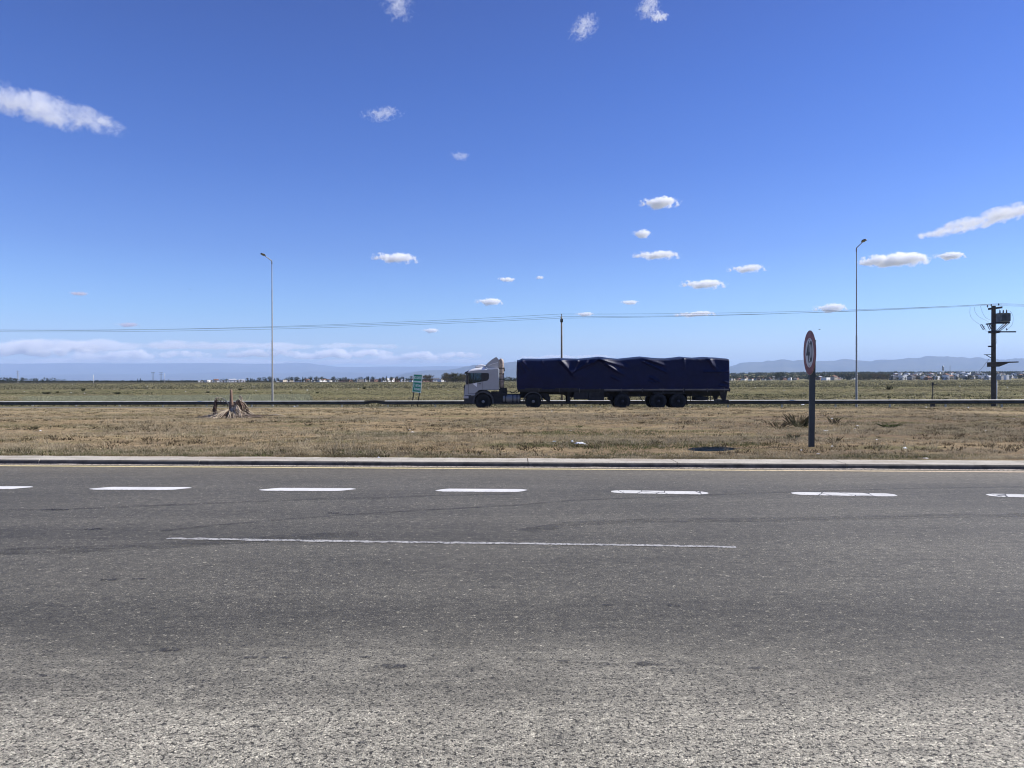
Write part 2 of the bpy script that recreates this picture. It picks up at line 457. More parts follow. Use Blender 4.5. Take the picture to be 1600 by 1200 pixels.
# edge line and dashes
def strip_mesh(name, pts, wd, mat, z=0.004, rag=0.0, seed=1):
    rr = random.Random(seed); m = MB()
    L = []
    for i in range(len(pts)-1):
        a, b = Vector(pts[i]), Vector(pts[i+1]); k = max(1, int((b-a).length/0.06)) if rag else max(1, int((b-a).length/1.0))
        for q in range(k): L.append(a.lerp(b, q/k))
    L.append(Vector(pts[-1]))
    for i, p in enumerate(L):
        t = (L[min(i+1, len(L)-1)] - L[max(0, i-1)]).normalized(); s = Vector((-t.y, t.x, 0))
        w1 = wd/2 + rag*rr.uniform(-1, 1); w2 = wd/2 + rag*rr.uniform(-1, 1)
        m.v.append((p.x+s.x*w1, p.y+s.y*w1, z)); m.v.append((p.x-s.x*w2, p.y-s.y*w2, z))
    for i in range(len(L)-1): m._f((2*i, 2*i+1, 2*i+3, 2*i+2))
    return m, name, mat
def strip(name, pts, wd, mat, z=0.004, rag=0.0, seed=1):
    m, nme, mt = strip_mesh(name, pts, wd, mat, z, rag, seed)
    return tag(m.build(nme, mt, fix=False), kind='structure')
nl = NT('edge_line_paint'); lp = nl.pos(); lx = nl.sep(lp)[0]
lc = nl.mix(nl.mapr(lx, -2, 12, 0, 1, True), (.62, .53, .28), (.54, .43, .33))
lc = nl.mix(nl.ramp(nl.noise(lp, 18, 4, 0.7), [(0.36, 0.8), (0.46, 0.0)]), lc, (.2, .18, .15))
M_EDGE = nl.pbr(lc, 0.8, 0, None, 0.2)
strip('road_marking_edge_line', [(x, yk(x)-0.26, 0) for x in lin(-60, 60, 60)], 0.13, M_EDGE, 0.004, 0.008)
ng = NT('gutter_grit'); gp = ng.pos()
gc = ng.ramp(ng.noise(gp, 25, 4, 0.7), [(0.35, (.12,.10,.08)), (0.5, (.34,.30,.25)), (0.7, (.48,.43,.37))])
M_GRIT = ng.pbr(gc, 1.0, 0, ng.bump(ng.noise(gp, 40, 3), 0.8, 0.02), 0.1)
m = MB(); rr = random.Random(5)
L = lin(-60, 60, 1600)
for x in L:
    wv = 0.06 + 0.10*max(0, mnoise.noise(Vector((x*0.9, 2, 0)))) + 0.02*rr.random()
    hh = 0.006 + 0.012*max(0, mnoise.noise(Vector((x*1.7, 9, 0))))
    m.v += [(x, yk(x)+0.02, hh+0.012), (x, yk(x)-wv*0.5, hh), (x, yk(x)-wv, 0.003)]
for i in range(len(L)-1):
    for q in range(2): m._f((3*i+q, 3*i+3+q, 3*i+4+q, 3*i+1+q))
tag(m.build('gutter_grit', M_GRIT, fix=False), kind='structure')

M_DASH = mat_paint('lane_paint', (.68, .67, .64), 0.33, False); M_DASHW = mat_paint('cracked_lane_paint', (.62, .61, .57), 0.37)
dashes = [(-160,42,761.5,762.3),(149,291,762.8,763.6),(413,549,764.4,765.4),(684,821,765.6,766.8),(955,1106,768.0,770.6),(1237,1400,770.8,773.8),(1543,1720,773.6,777.0)]
for i, (xa, xb, y0, y1) in enumerate(dashes):
    a, b = P(xa, y0+0.8, 1), P(xb, y1+0.4, 1)
    def g0(px, py):
        r = ray(px, py); D = -CAMH / r.z; return Vector((r.x*D, D, 0))
    A, B = g0(xa, y0+0.4), g0(xb, y1)
    m = MB(); rr = random.Random(i+11); k = 60; d = (B-A).normalized(); s = Vector((-d.y, d.x, 0)); wd = 0.28
    tilt = 0.10 if i < 3 else 0.05
    for q in range(k+1):
        t = q/k; p = A.lerp(B, t)
        e = min(1, (t*(B-A).length+0.02)/0.14, ((1-t)*(B-A).length+0.02)/0.12); e = math.sqrt(max(0, e))
        top = p + s*(wd/2*e) + d*(tilt*0.6 if i < 4 else 0); bot = p - s*(wd/2*e*(0.92 + 0.16*rr.random())) - d*(tilt*0.6 if i < 4 else 0)
        m.v += [(top.x, top.y, 0.004), (bot.x, bot.y, 0.004)]
    for q in range(k): m._f((2*q, 2*q+1, 2*q+3, 2*q+2))
    tag(m.build('road_marking_dash', M_DASH if i < 4 else M_DASHW, fix=False), kind='structure')
M_WORN = mat_paint('worn_paint', (.42, .41, .38), 0.47, False)
strip('road_marking_worn_line', [g0(x, y) for x, y in ((262,841.5),(400,844),(600,847),(800,849.5),(1000,852.5),(1090,854),(1150,855.5))], 0.075, M_WORN, 0.004, 0.016, 3)

def mat_mark():
    n = NT('tyre_rubber_mark'); p = n.pos()
    a = n.ramp(n.noise(n.scale(p, (0.4, 2, 1)), 6, 4, 0.7), [(0.35, 0.0), (0.65, 0.32)])
    return n.pbr((.028, .028, .03), 0.7, 0, None, 0.3, alpha=a)
M_MARK = mat_mark()
for k, (pts, wd) in enumerate([
    ([(-60,799),(0,798),(100,796),(200,792),(300,788),(400,784),(500,780),(600,778),(700,774),(800,772)], 0.13),
    ([(250,830),(330,822),(420,814),(520,806),(650,798),(800,790),(900,782),(1000,778),(1150,772),(1300,767),(1450,763),(1600,761)], 0.10),
    ([(0,862),(150,858),(300,850),(420,842),(560,834)], 0.3),
    ([(820,830),(900,818),(1000,814),(1200,812),(1500,806),(1620,805)], 0.25),
    ([(800,1030),(900,1036),(1000,1042),(1090,1052)], 0.05)]):
    strip('road_tyre_mark', [g0(x, y) for x, y in pts], wd, M_MARK, 0.0025 + 0.0003*k, 0.01, k)
def mat_tar():
    n = NT('tar_spot'); a = n.ramp(n.noise(n.pos(), 22, 4, .7), [(.38, 0.0), (.55, .55)]); return n.pbr((.035, .035, .037), 0.7, 0, None, 0.3, alpha=a)
M_TAR = mat_tar(); m = MB(); rr = random.Random(3)
spots = [(172,906,.16),(216,905,.10),(248,905,.09),(262,1016,.13),(218,1020,.05),(385,1028,.10),(418,1028,.06),(448,1028,.08),(570,1027,.06),(600,1028,.05),(72,1056,.07),(568,1160,.05),
         (610,1041,.16),(240,951,.05),(880,1034,.07),(1348,1007,.06),(1052,947,.10),(950,946,.1),(705,1065,.05),(150,827,.22),(86,797,.3),(523,802,.18),(1010,1038,.16),(1180,1045,.12)]
for px, py, rd in spots:
    c = g0(px, py); n = len(m.v); k = 16
    for q in range(k):
        a = 2*math.pi*q/k; r_ = rd*(0.45+0.55*rr.random()); m.v.append((c.x+math.cos(a)*r_*0.75, c.y+math.sin(a)*r_*0.28, 0.0045))
    m._f(range(n, n+k))
for px, py, rd in spots[:19]:
    pass
tag(m.build('road_tar_spots', M_TAR, fix=False), kind='structure')

# ------------------------------------------------------------------ grass and scrub (stuff)
def blades(name, pts, nb, h, wd, spread, mat, lean=0.5, seed=0, hvar=0.5):
    """pts: N x 3; nb blades each; one mesh of triangles"""
    g = np.random.default_rng(seed); N = len(pts); p = np.repeat(np.asarray(pts, dtype=np.float64), nb, axis=0); M_ = len(p)
    hh = np.repeat(h * (1 + hvar*(g.random(N)*2-1)), nb) * (0.6 + 0.4*g.random(M_)) if np.isscalar(h) else np.repeat(h, nb)*(0.6+0.4*g.random(M_))
    sp = spread if np.isscalar(spread) else np.repeat(spread, nb)
    base = p.copy(); a = g.random(M_)*2*np.pi; r = np.sqrt(g.random(M_))*sp
    base[:, 0] += np.cos(a)*r; base[:, 1] += np.sin(a)*r
    b = g.random(M_)*2*np.pi; wx = np.cos(b)*wd*(0.5+g.random(M_)); wy = np.sin(b)*wd*(0.5+g.random(M_))
    la = a + (g.random(M_)-0.5)*1.5; ll = hh*lean*g.random(M_)*1.6
    tip = base.copy(); tip[:, 0] += np.cos(la)*ll; tip[:, 1] += np.sin(la)*ll; tip[:, 2] += hh*np.sqrt(np.clip(1-(lean*0.6)**2, .2, 1))
    v = np.empty((M_, 3, 3)); v[:, 0] = base; v[:, 0, 0] -= wx; v[:, 0, 1] -= wy; v[:, 1] = base; v[:, 1, 0] += wx; v[:, 1, 1] += wy; v[:, 2] = tip
    v[:, :2, 2] -= 0.01
    me = bpy.data.meshes.new(name); me.vertices.add(M_*3); me.vertices.foreach_set('co', v.reshape(-1))
    me.loops.add(M_*3); me.loops.foreach_set('vertex_index', np.arange(M_*3, dtype=np.int32))
    me.polygons.add(M_); me.polygons.foreach_set('loop_start', np.arange(0, M_*3, 3, dtype=np.int32)); me.update(calc_edges=True)
    me.materials.append(mat)
    o = bpy.data.objects.new(name, me); COL.objects.link(o); return o

def scatter(n, d0, d1, umax, seed, keep=None, power=1.0):
    rr = random.Random(seed); out = []
    while len(out) < n:
        D = d0 + (d1-d0)*rr.random()**power; u = rr.uniform(-umax, umax); x, y = u*D, D
        if keep and not keep(x, y, rr): continue
        out.append((x, y, ground_z(x, y)))
    return out
nz = lambda x, y, s, k=0: mnoise.noise(Vector((x*s, y*s, k)))
def tt(x, y): return (y - yk(x)) / (yr(x) - yk(x))
def verge_keep(thr, sc=0.4, k=0, sx=0.5):
    def f(x, y, rr):
        t = tt(x, y)
        if y < yk(x) + KW + 0.03 or t > 0.72: return False
        return nz(x*sx, y, sc, k) + 0.35*nz(x*sx, y, sc*4, k) > thr + rr.uniform(-.25, .25)
    return f
M_STRAW = mat_blade('straw', [(.38,.32,.235),(.50,.43,.32),(.27,.22,.16),(.60,.53,.41),(.42,.355,.26)])
M_BROWN = mat_blade('brown_stems', [(.17,.14,.088),(.28,.235,.155),(.21,.17,.11),(.36,.305,.205)])
M_GREENG = mat_blade('green_grass', [(.085,.11,.045),(.13,.15,.07),(.06,.085,.035),(.17,.17,.09)])
M_SCRUB = mat_blade('scrub_leaves', [(.155,.15,.10),(.20,.19,.13),(.26,.24,.17),(.14,.135,.09),(.31,.285,.21)])
M_SILVER = mat_blade('silver_grass', [(.34,.34,.24),(.43,.43,.32),(.28,.28,.19),(.48,.48,.36)])
M_DARKG = mat_blade('dark_scrub', [(.045,.055,.03),(.07,.075,.045),(.10,.095,.06)])
bl = []
bl.append(blades('dead_weeds', scatter(2400, 14, 45, .74, 33, verge_keep(.05, .4, 21)), 14, .09, .009, .11, mat_blade('dead_dark_weeds', [(.05,.04,.028),(.09,.07,.05),(.13,.10,.07)]), 1.0, 33))
bl.append(blades('dry_grass', scatter(52000, 13.8, 46, .74, 1, verge_keep(0.08), 1.25), 7, .06, .005, .06, M_STRAW, 1.1, 1))
bl.append(blades('dry_grass', scatter(30000, 13.8, 46, .74, 2, verge_keep(0.0, .3, 5), 1.2), 5, .045, .006, .08, M_BROWN, 1.1, 2))
bl.append(blades('tall_dry_grass', scatter(2600, 14, 45, .74, 3, verge_keep(.12, .5, 8)), 9, .13, .005, .05, M_STRAW, .5, 3))
def green_keep(x, y, rr):
    if y < yk(x) + KW or tt(x, y) > .72: return False
    near = y < yk(x) + KW + 1.3 and x < -1.5 + rr.uniform(-2, 2) and nz(x, 0, .6, 3) > -0.15
    return near or nz(x*.4, y, .5, 12) > .30 + rr.uniform(-.1, .1)
bl.append(blades('green_grass', scatter(9000, 14, 46, .74, 4, green_keep, 1.6), 6, .05, .005, .06, M_GREENG, .8, 4))
bl.append(blades('kerb_weeds', scatter(2600, 14, 17, .74, 44, lambda x, y, rr: yk(x)+KW-.06 < y < yk(x)+KW+.18 and nz(x, 0, 1.1, 9) > -.1), 6, .05, .005, .05, M_BROWN, .9, 44))
# the far shoulder and the open field
fk = lambda x, y, rr: tt(x, y) > .94
bl.append(blades('shoulder_grass', scatter(9000, 50, 68, .78, 5, lambda x, y, rr: .895 < tt(x, y) < 1.12), 6, .07, .012, .12, M_SCRUB, .8, 5))
bl.append(blades('shoulder_grass', scatter(5000, 50, 68, .78, 55, lambda x, y, rr: .89 < tt(x, y) < 1.1), 6, .07, .012, .12, M_STRAW, .8, 55))
bl.append(blades('field_scrub', scatter(26000, 58, 210, .76, 6, lambda x, y, rr: tt(x, y) > 1.0 and nz(x*.4, y, .08, 2) > rr.uniform(-.7, .3), 1.3), 7, .12, .035, .35, M_SCRUB, 1.0, 6))
bl.append(blades('field_scrub', scatter(9000, 58, 260, .76, 7, lambda x, y, rr: tt(x, y) > 1.0 and nz(x*.4, y, .05, 7) > rr.uniform(-.2, .5), 1.2), 7, .12, .035, .35, M_STRAW, 1.0, 7))
bl.append(blades('field_scrub', scatter(2600, 60, 420, .74, 8, lambda x, y, rr: tt(x, y) > 1.0 and nz(x*.3, y, .05, 4) > rr.uniform(.0, .4), 1.4), 9, .2, .05, .6, M_DARKG, .8, 8))
bl.append(blades('field_scrub', scatter(14000, 200, 1000, .74, 9, None, 1.5), 6, .45, .15, 1.2, M_SCRUB, .6, 9))
bl.append(blades('silver_grass', scatter(11000, 74, 112, .72, 10, lambda x, y, rr: -.66*y + rr.random()**2*.3*y < x < -.27*y - rr.random()**2*.12*y and y < 112 - 30*rr.random()**2 and nz(x*.3, y, .07, 6) > -.3), 8, .24, .03, .35, M_SILVER, .4, 10))
bl.append(blades('far_wood', scatter(3400, 1500, 2900, .74, 61, lambda x, y, rr: x > 150 and nz(x, y, .004, 3) > rr.uniform(-.6, .2)), 9, 6.0, 1.3, 5, M_DARKG, .5, 61))
bl.append(blades('far_wood', scatter(3600, 1150, 2100, .74, 62, lambda x, y, rr: x < 100 and nz(x, y, .004, 6) > rr.uniform(-.5, .3)), 9, 2.6, 1.1, 5, M_DARKG, .5, 62))
for o in bl: tag(o, kind='stuff')

# ------------------------------------------------------------------ roadside things
M_GALV = simple('galvanised_steel', (.42, .42, .40), 0.5, 0.55, 0.2, 3)
M_RAIL = simple('shaded_rail_zinc', (.085, .080, .072), 0.75, 0.0, 0.35, 2.5, spec=.25)  # rail face: its shade painted into a dark zinc colour
M_RTOP = simple('sunlit_rail_edge', (.62, .61, .56), 0.5, 0, 0.2, 2.5)  # top flange of the same rail, sunlight painted in as a pale colour
M_POSTM = simple('rail_post_steel', (.55, .54, .50), 0.6, 0.3, 0.3, 5)
M_CONC = simple('pole_concrete', (.20, .17, .135), 0.85, 0, 0.3, 2, 0.2)
M_CONCD = simple('aged_concrete', (.085, .075, .062), 0.9, 0, 0.35, 3, 0.3)
M_WIRE = simple('wire', (.10, .10, .10), 0.5, 0.5, 0.1)
M_BLK = simple('black_fittings', (.02, .02, .022), 0.45, 0.2, 0.2)
M_TANK = simple('transformer_paint', (.22, .25, .26), 0.5, 0.1, 0.25, 4)
M_CERAM = simple('brown_porcelain', (.06, .035, .025), 0.3, 0, 0.1)
M_PVC = simple('white_conduit', (.66, .65, .60), 0.5, 0, 0.1)
M_LAMPP = simple('lamp_pole_paint', (.32, .315, .30), 0.5, 0.1, 0.15, 1.5)
M_LHEAD = simple('lamp_head_grey', (.14, .14, .14), 0.5, 0.1, 0.1)
M_LENS = simple('lamp_lens', (.25, .25, .24), 0.2, 0, 0.05)

def railz(x): return 0.012 + 0.0022 * x if abs(x) < 60 else 0.012 + 0.0022*60*(1 if x > 0 else -1)
gr = empty('guardrail', (0, yr(0), ground_z(0, yr(0))), 0, 'long grey steel crash barrier running along the far edge of the highway', 'guardrail')
def lp3(x, y, z): return (x - gr.location.x, y - gr.location.y, z - gr.location.z)
def wprof(tw=0.0):
    pr = [(0.0, 0), (0.045, -.012), (0.082, -.045), (0.082, -.075), (0.02, -.120), (0.012, -.155), (0.02, -.190), (0.082, -.235), (0.082, -.275), (0.035, -.298), (0.0, -.31)]
    c, s = math.cos(tw), math.sin(tw)
    return [(d*c - z*s, d*s + z*c) for d, z in pr]
tdir = Vector((1, -0.12, 0)).normalized(); nrm = Vector((-tdir.y, tdir.x, 0)) * -1     # towards the road
L0, PL = -62.0, 3.81
npan = 29
for i in range(npan):
    xa, xb = L0 + i*PL*.993, L0 + (i+1)*PL*.993 + 0.16
    cx = (xa+xb)/2; pc = P(617, 600, 58.6).x
    bent = abs(cx - pc) < 1.95
    m = MB(); m.smooth = False; k = 24 if bent else 3; prev = None
    for q in range(k+1):
        t = q/k; xx = xa + (xb-xa)*t
        tw = (-0.9*math.sin(max(0, min(1, (t-.28)/.42))*math.pi)) if bent else rng.uniform(-.02, .02)
        up = 0.035*math.sin(max(0, min(1, (t-.28)/.42))*math.pi) if bent else 0
        z0 = railz(xx) + up
        n0 = len(m.v)
        for th in (0.0, 0.006):
            for d, z in wprof(tw):
                p = Vector((xx, yr(xx), z0 + z)) + nrm*(d + th - 0.03 + 0.003*(i % 2)); m.v.append(lp3(*p))
        kk = 11
        if prev is not None:
            for a in range(kk-1):
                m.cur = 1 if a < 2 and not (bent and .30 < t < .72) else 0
                m._f((prev+kk+a, prev+kk+a+1, n0+kk+a+1, n0+kk+a)); m._f((prev+a, n0+a, n0+a+1, prev+a+1))
            m._f((prev, prev+kk, n0+kk, n0)); m._f((prev+kk-1, n0+kk-1, n0+2*kk-1, prev+2*kk-1))
        prev = n0
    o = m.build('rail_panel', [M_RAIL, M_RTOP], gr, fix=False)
    if bent: tag(o, 'dented rail panel twisted forward')
px_posts = [-20, 50, 118, 186, 254, 322, 393, 464, 534, 606, 680, 752, 826, 900, 975, 1051, 1138, 1222, 1306, 1391, 1478, 1566, 1650]
for px in px_posts:
    r = ray(px, 632); D = 57.5/(1 + 0.12*r.x) + 0.06; x = r.x*D; gz = ground_z(x, D); zt = railz(x)
    m = MB(); ang = math.atan2(tdir.y, tdir.x); Mx = Matrix.Translation(lp3(x, D, 0)) @ Matrix.Rotation(ang, 4, 'Z')
    g0_ = gz - 0.25
    m.box((-.055, .03, g0_), (.055, .037, zt+.01), Mx); m.box((-.055, .125, g0_), (.055, .132, zt+.01), Mx); m.box((-.004, .037, g0_), (.004, .125, zt+.008), Mx)
    m.box((-.05, -.005, zt-.26), (.05, .03, zt-.04), Mx)
    m.build('rail_post', M_POSTM, gr)

# street lamps
def lamp(pxb, pyt, D, label, sh=0.0):
    b = ray(pxb, 620); x, y = b.x*D, D; gz = ground_z(x, y)
    H = CAMH + ray(pxb, pyt).z*D - gz
    o = empty('street_lamp', (x, y, gz), 0, label, 'street lamp', 'street lamps along the highway')
    m = MB(); m.smooth = True
    pr = [(0.0,-.3),(.080,-.3),(.080,0),(.076,H*.20),(.074,H*.205),(.062,H*.212),(.058,H*.45),(.056,H*.452),(.048,H*.46),(.042,H*.80),(.036,H*.81),(.032,H-.05),(.032,H),(0,H)]
    m.lathe(pr, seg=14); m.lathe([(.0,H*.204),(.09,H*.204),(.09,H*.204+.05),(0,H*.204+.05)], seg=14)
    m.build('pole', M_LAMPP, o)
    m = MB(); d = Vector((-tdir.y, tdir.x, 0)) * -1
    # arm rises over the carriageway
    p0 = Vector((0,0,H-.25)); p1 = Vector((0,0,H)); L = 1.15; rise = .17
    path = [p0, p1, p1 + d*.06 + Vector((0,0,.04))]
    path += [p1 + d*(.1+L*t) + Vector((0,0,.04+rise*t)) for t in (.35, .7, 1.0)]
    m.tube(path, [.045,.042,.036,.033,.03,.028], 10); m.build('arm', M_LAMPP, o)
    e = path[-1]; dd = (path[-1]-path[-2]).normalized(); sd_ = dd.cross(Vector((0,0,1))).normalized(); up = sd_.cross(dd)
    Mx = Matrix((( dd.x, sd_.x, up.x, e.x),(dd.y, sd_.y, up.y, e.y),(dd.z, sd_.z, up.z, e.z),(0,0,0,1)))
    m = MB(); m.smooth = True
    def hd(u, v):
        a = v*2*math.pi; t = u; wd = .02+.16*math.sin(min(1, t*1.25)*math.pi/2)*math.sqrt(max(.0, 1-max(0, t-.8)**2/.041)); hh = .055*math.sin(min(1, .25+t)*math.pi*.72)
        z = math.sin(a)*hh*(1.3 if math.sin(a) > 0 else .5)
        return Mx @ Vector((-.1+.72*t, math.cos(a)*wd, z+.01))
    m.grid(hd, 14, 18); h_ = m.build('lamp_head', M_LHEAD, o, smooth=True)
    m = MB(); m.box((.14,-.10,-.035), (.52,.10,-.018), Mx); m.build('lens', M_LENS, h_)
    return o
lamp(425.8, 408, 61.5, 'thin pale street lamp standing between the dead palm stump and the green road sign')
lamp(1338.3, 388, 55.9, 'thin street lamp standing between the 40 sign and the transformer pole')

# utility poles and wires
def wire(name, label, pts, r=0.008, group='overhead wires', sag=0.0, parent=None, mat=None):
    m = MB(); path = []
    for a, b in zip(pts, pts[1:]):
        a, b = Vector(a), Vector(b)
        for q in range(24):
            t = q/24; p = a.lerp(b, t); p.z -= sag*4*t*(1-t); path.append(p)
    path.append(Vector(pts[-1])); m.tube(path, r, 5)
    o = m.build(name, mat or M_WIRE, parent)
    return tag(o, label, 'wire', group) if label else o
pu = P(877.8, 620, 61.0); gz = ground_z(pu.x, pu.y)
H1 = P(877, 494, 61.0).z - gz
pole = empty('utility_pole', (pu.x, pu.y, gz), 0, 'slim concrete utility pole rising behind the blue tarpaulin of the truck', 'utility pole')
m = MB(); m.smooth = True; m.lathe([(0,-.4),(.10,-.4),(.065,H1-.02),(0,H1)], seg=14); m.build('pole', M_CONC, pole)
d = Vector((-tdir.y, tdir.x, 0))
m = MB(); ang = math.atan2(d.y, d.x); Mx = Matrix.Rotation(ang, 4, 'Z')
m.box((-.85,-.05,H1-.42), (.85,.05,H1-.30), Mx); m.build('crossarm', M_BLK, pole)
def insul(parent, p, h=.2, mat=None):
    m = MB(); m.smooth = True
    m.lathe([(.012,0),(.012,h*.4),(.05,h*.4),(.06,h*.55),(.035,h*.6),(.05,h*.75),(.03,h*.82),(.035,h),(0,h)], c=tuple(p), seg=10); return m.build('insulator', mat or M_CERAM, parent)
att1 = []
for q in (-.75, 0.0, .75):
    p = d*q + Vector((0,0,H1-.30 if q else H1-.02)); insul(pole, p); att1.append(Vector(pole.location) + p + Vector((0,0,.2)))
m = MB(); m.box((-.11,-.11,H1-.48),(.11,.11,H1-.24)); m.build('clamp', M_BLK, pole)

DT = 57.6
pt = P(1552.3, 620, DT); gz = ground_z(pt.x, pt.y); S = DT/F
def L2(px, py, dy=0.0):                              # in the frame of the transformer pole
    p = P(px, py, DT + dy); return Vector((p.x - pt.x, dy, p.z - gz))
H2 = L2(1552, 478).z
tp = empty('transformer_pole', (pt.x, pt.y, gz), 0, 'thick square concrete pole carrying a grey finned transformer and brackets', 'utility pole')
m = MB(); m.box((-.128,-.128,-.4),(.128,.128,H2), taper=.88); m.build('pole', M_CONCD, tp, bevel=.015)
m = MB(); a, b = L2(1541.6, 483.2), L2(1562.4, 480.6)
m.prism([(a.x,a.z-.08),(b.x,b.z-.08),(b.x,b.z+.07),(a.x,a.z+.07)], -.30, -.17); m.build('crossarm', M_CONCD, tp)
att2 = []
for i, (px, py, dy) in enumerate(((1543.0,481.0,-.24),(1549.0,479.6,.0),(1560.6,478.4,-.24))):
    p = L2(px, py, dy); insul(tp, p, .22, M_BLK); att2.append(Vector((pt.x, pt.y, gz)) + p + Vector((0,0,.2)))
m = MB(); a, b = L2(1538, 506.8), L2(1552, 505.2)
m.prism([(a.x,a.z-.05),(b.x,b.z-.05),(b.x,b.z+.05),(a.x,a.z+.05)], -.28, -.17)
a, b = L2(1544, 507), L2(1549, 511); m.tube([(a.x,-.22,a.z),(b.x,-.18,b.z)], .03, 6); m.build('fuse_arm', M_BLK, tp)
for px, py, tl in ((1535.2, 511, .55), (1545.6, 510.5, .45)):
    c = L2(px, py, -.4); m = MB(); t_ = Vector((math.sin(tl), 0, -math.cos(tl)))
    s_ = Vector((t_.z, 0, -t_.x))
    m.tube([c - t_*.2 - s_*.06, c + t_*.2 - s_*.06], .032, 8); m.tube([c - t_*.2 + s_*.07, c + t_*.2 + s_*.07], .022, 8)
    m.tube([c - t_*.2 - s_*.08, c - t_*.2 + s_*.08], .02, 6); m.tube([c + t_*.2 - s_*.08, c + t_*.2 + s_*.08], .02, 6)
    m.tube([c + t_*.0, c + Vector((.28,.15,.06))], .014, 6)
    m.build('fuse_cutout', M_BLK, tp)
# transformer: tank, fins, bushings, conservator rim
a, b = L2(1558.6, 503.4), L2(1574.8, 489.4); tw = b.x - a.x
tr_ = MB(); tr_.box((a.x+.04,-.30,a.z),(b.x-.04,.30,b.z-.04)); tr_.box((a.x-.02,-.36,b.z-.05),(b.x+.02,.36,b.z)); tk = tr_.build('transformer_tank', M_TANK, tp, bevel=.01)
for q in range(9):
    m = MB(); x = a.x+.07+(tw-.14)*q/8; m.box((x-.010,-.42,a.z+.06),(x+.010,-.30,b.z-.08)); m.build('cooling_fin', M_TANK, tk)
for px in (1562.4, 1567.6, 1572.8):
    c = L2(px, 489.4); m = MB(); m.smooth = True
    m.lathe([(.045,0),(.06,.05),(.035,.07),(.055,.13),(.032,.15),(.048,.2),(.025,.23),(.02,.30),(0,.30)], c=(c.x, 0, c.z), seg=10); m.build('bushing', M_CERAM, tk)
m = MB()
for dy in (-.2, .2):
    a = L2(1553, 504.6); b = L2(1575, 503.6); m.box((a.x,dy-.04,a.z-.05),(b.x,dy+.04,a.z+.05))
    for x0 in (1571.5, 1574.5):
        a = L2(x0, 505); b = L2(x0-17, 520.5); m.tube([(a.x,dy,a.z),(b.x,dy*.6,b.z)], .024, 6)
m.build('platform_bracket', M_BLK, tp)
a, b = L2(1546.6, 518.8), L2(1585, 517.6)
m = MB(); m.box((a.x,-.24,a.z-.09),(a.x+.62,.2,a.z+.10)); m.box((a.x+.62,-.20,a.z-.045),(b.x,-.10,a.z+.05)); m.build('support_beam', M_BLK, tp)
insul(tp, L2(1573, 517.0, -.15), .2, M_BLK)
a = L2(1544.2, 541.4); m = MB(); m.box((a.x,-.1,a.z-.05),(a.x+.25,.05,a.z+.06)); m.build('stub_bracket', M_BLK, tp)
a, b, c = L2(1536.2, 554.4), L2(1547.6, 553.8), L2(1547.6, 559.5)
m = MB(); m.tube([(a.x,-.1,a.z),(b.x,-.1,b.z)], .025, 6); m.tube([(a.x+.15,-.1,a.z),(c.x,-.1,c.z)], .03, 6); m.build('side_bracket', M_BLK, tp)
# tapering lower shelf
pl = [L2(*q) for q in ((1545,566.2),(1553.5,565.6),(1570,565.2),(1588,564.8),(1588,566.6),(1573,567.2),(1558,573.0),(1545,573.2))]
m = MB(); m.prism([(q.x,q.z) for q in pl], -.26, .22); m.build('lower_shelf', M_CONCD, tp)
a, b = L2(1554.9, 594.5), L2(1554.9, 636); m = MB(); m.tube([(a.x,-.19,a.z),(a.x,-.19,-.3)], .035, 8); m.build('conduit', M_PVC, tp)
# cables hanging round the pole
for pts in ([(1516,480),(1515.5,490),(1519,498),(1527,504.5),(1533,507.5)], [(1522,479.5),(1524,488),(1530,495),(1537,499),(1545,503)], [(1532,478.5),(1535,488),(1540,496),(1547,500)],
            [(1572,485.6),(1578,486),(1582.5,493),(1583,501),(1581,508),(1577,512),(1573,515.5)], [(1560,488),(1556.5,494),(1556.5,507),(1557.5,530),(1556,538),(1553,542)], [(1538,513),(1541,517),(1544,519)]):
    m = MB(); pp = [L2(x, y, -.3) for x, y in pts]; fine_ = []
    for i in range(len(pp)-1):
        p0, p1, p2, p3 = pp[max(0,i-1)], pp[i], pp[i+1], pp[min(len(pp)-1,i+2)]
        for q in range(6):
            t = q/6; fine_.append(0.5*((2*p1)+(p2-p0)*t+(2*p0-5*p1+4*p2-p3)*t*t+(3*p1-p0-3*p2+p3)*t*t*t))
    m.tube(fine_ + [pp[-1]], .008, 5); m.build('jumper_cable', M_WIRE, tp)
# the spans
zl = [P(0, y_, 68.3) for y_ in (508.6, 510.2, 511.6)]
far = []
for i, q in enumerate((-.75, 0, .75)):
    a = att1[i]; e = zl[i]; dirn = (e - a); far.append(a + dirn*1.75 + Vector((0, 0, 1.1)))
for i in range(3):
    w_ = ['front', 'middle', 'back'][i]
    lab = ['nearest strand of the overhead line above the field', 'middle strand of the overhead line above the field', 'farthest strand of the overhead line above the field'][i]
    m = MB(); path = []
    def cat(a, b, sag, n=36): return [a.lerp(b, q/n) - Vector((0,0,sag*4*(q/n)*(1-q/n))) for q in range(n+1)]
    nxt = att2[i] + Vector((34, -4.2, .3))
    path = cat(far[i], att1[i], 1.05)[:-1] + cat(att1[i], att2[i], .22)[:-1] + cat(att2[i], nxt, .5)
    m.tube(path, .0095, 5); tag(m.build('overhead_wire', M_WIRE), lab, 'wire', 'overhead wires')
a = Vector((pt.x, pt.y, gz)) + L2(1545.5, 561, -.1); b = P(1520, 582, 210)
wire('service_cable', 'black service cable slanting down from the transformer pole to the houses', [a, b], .016, None, 0.6)

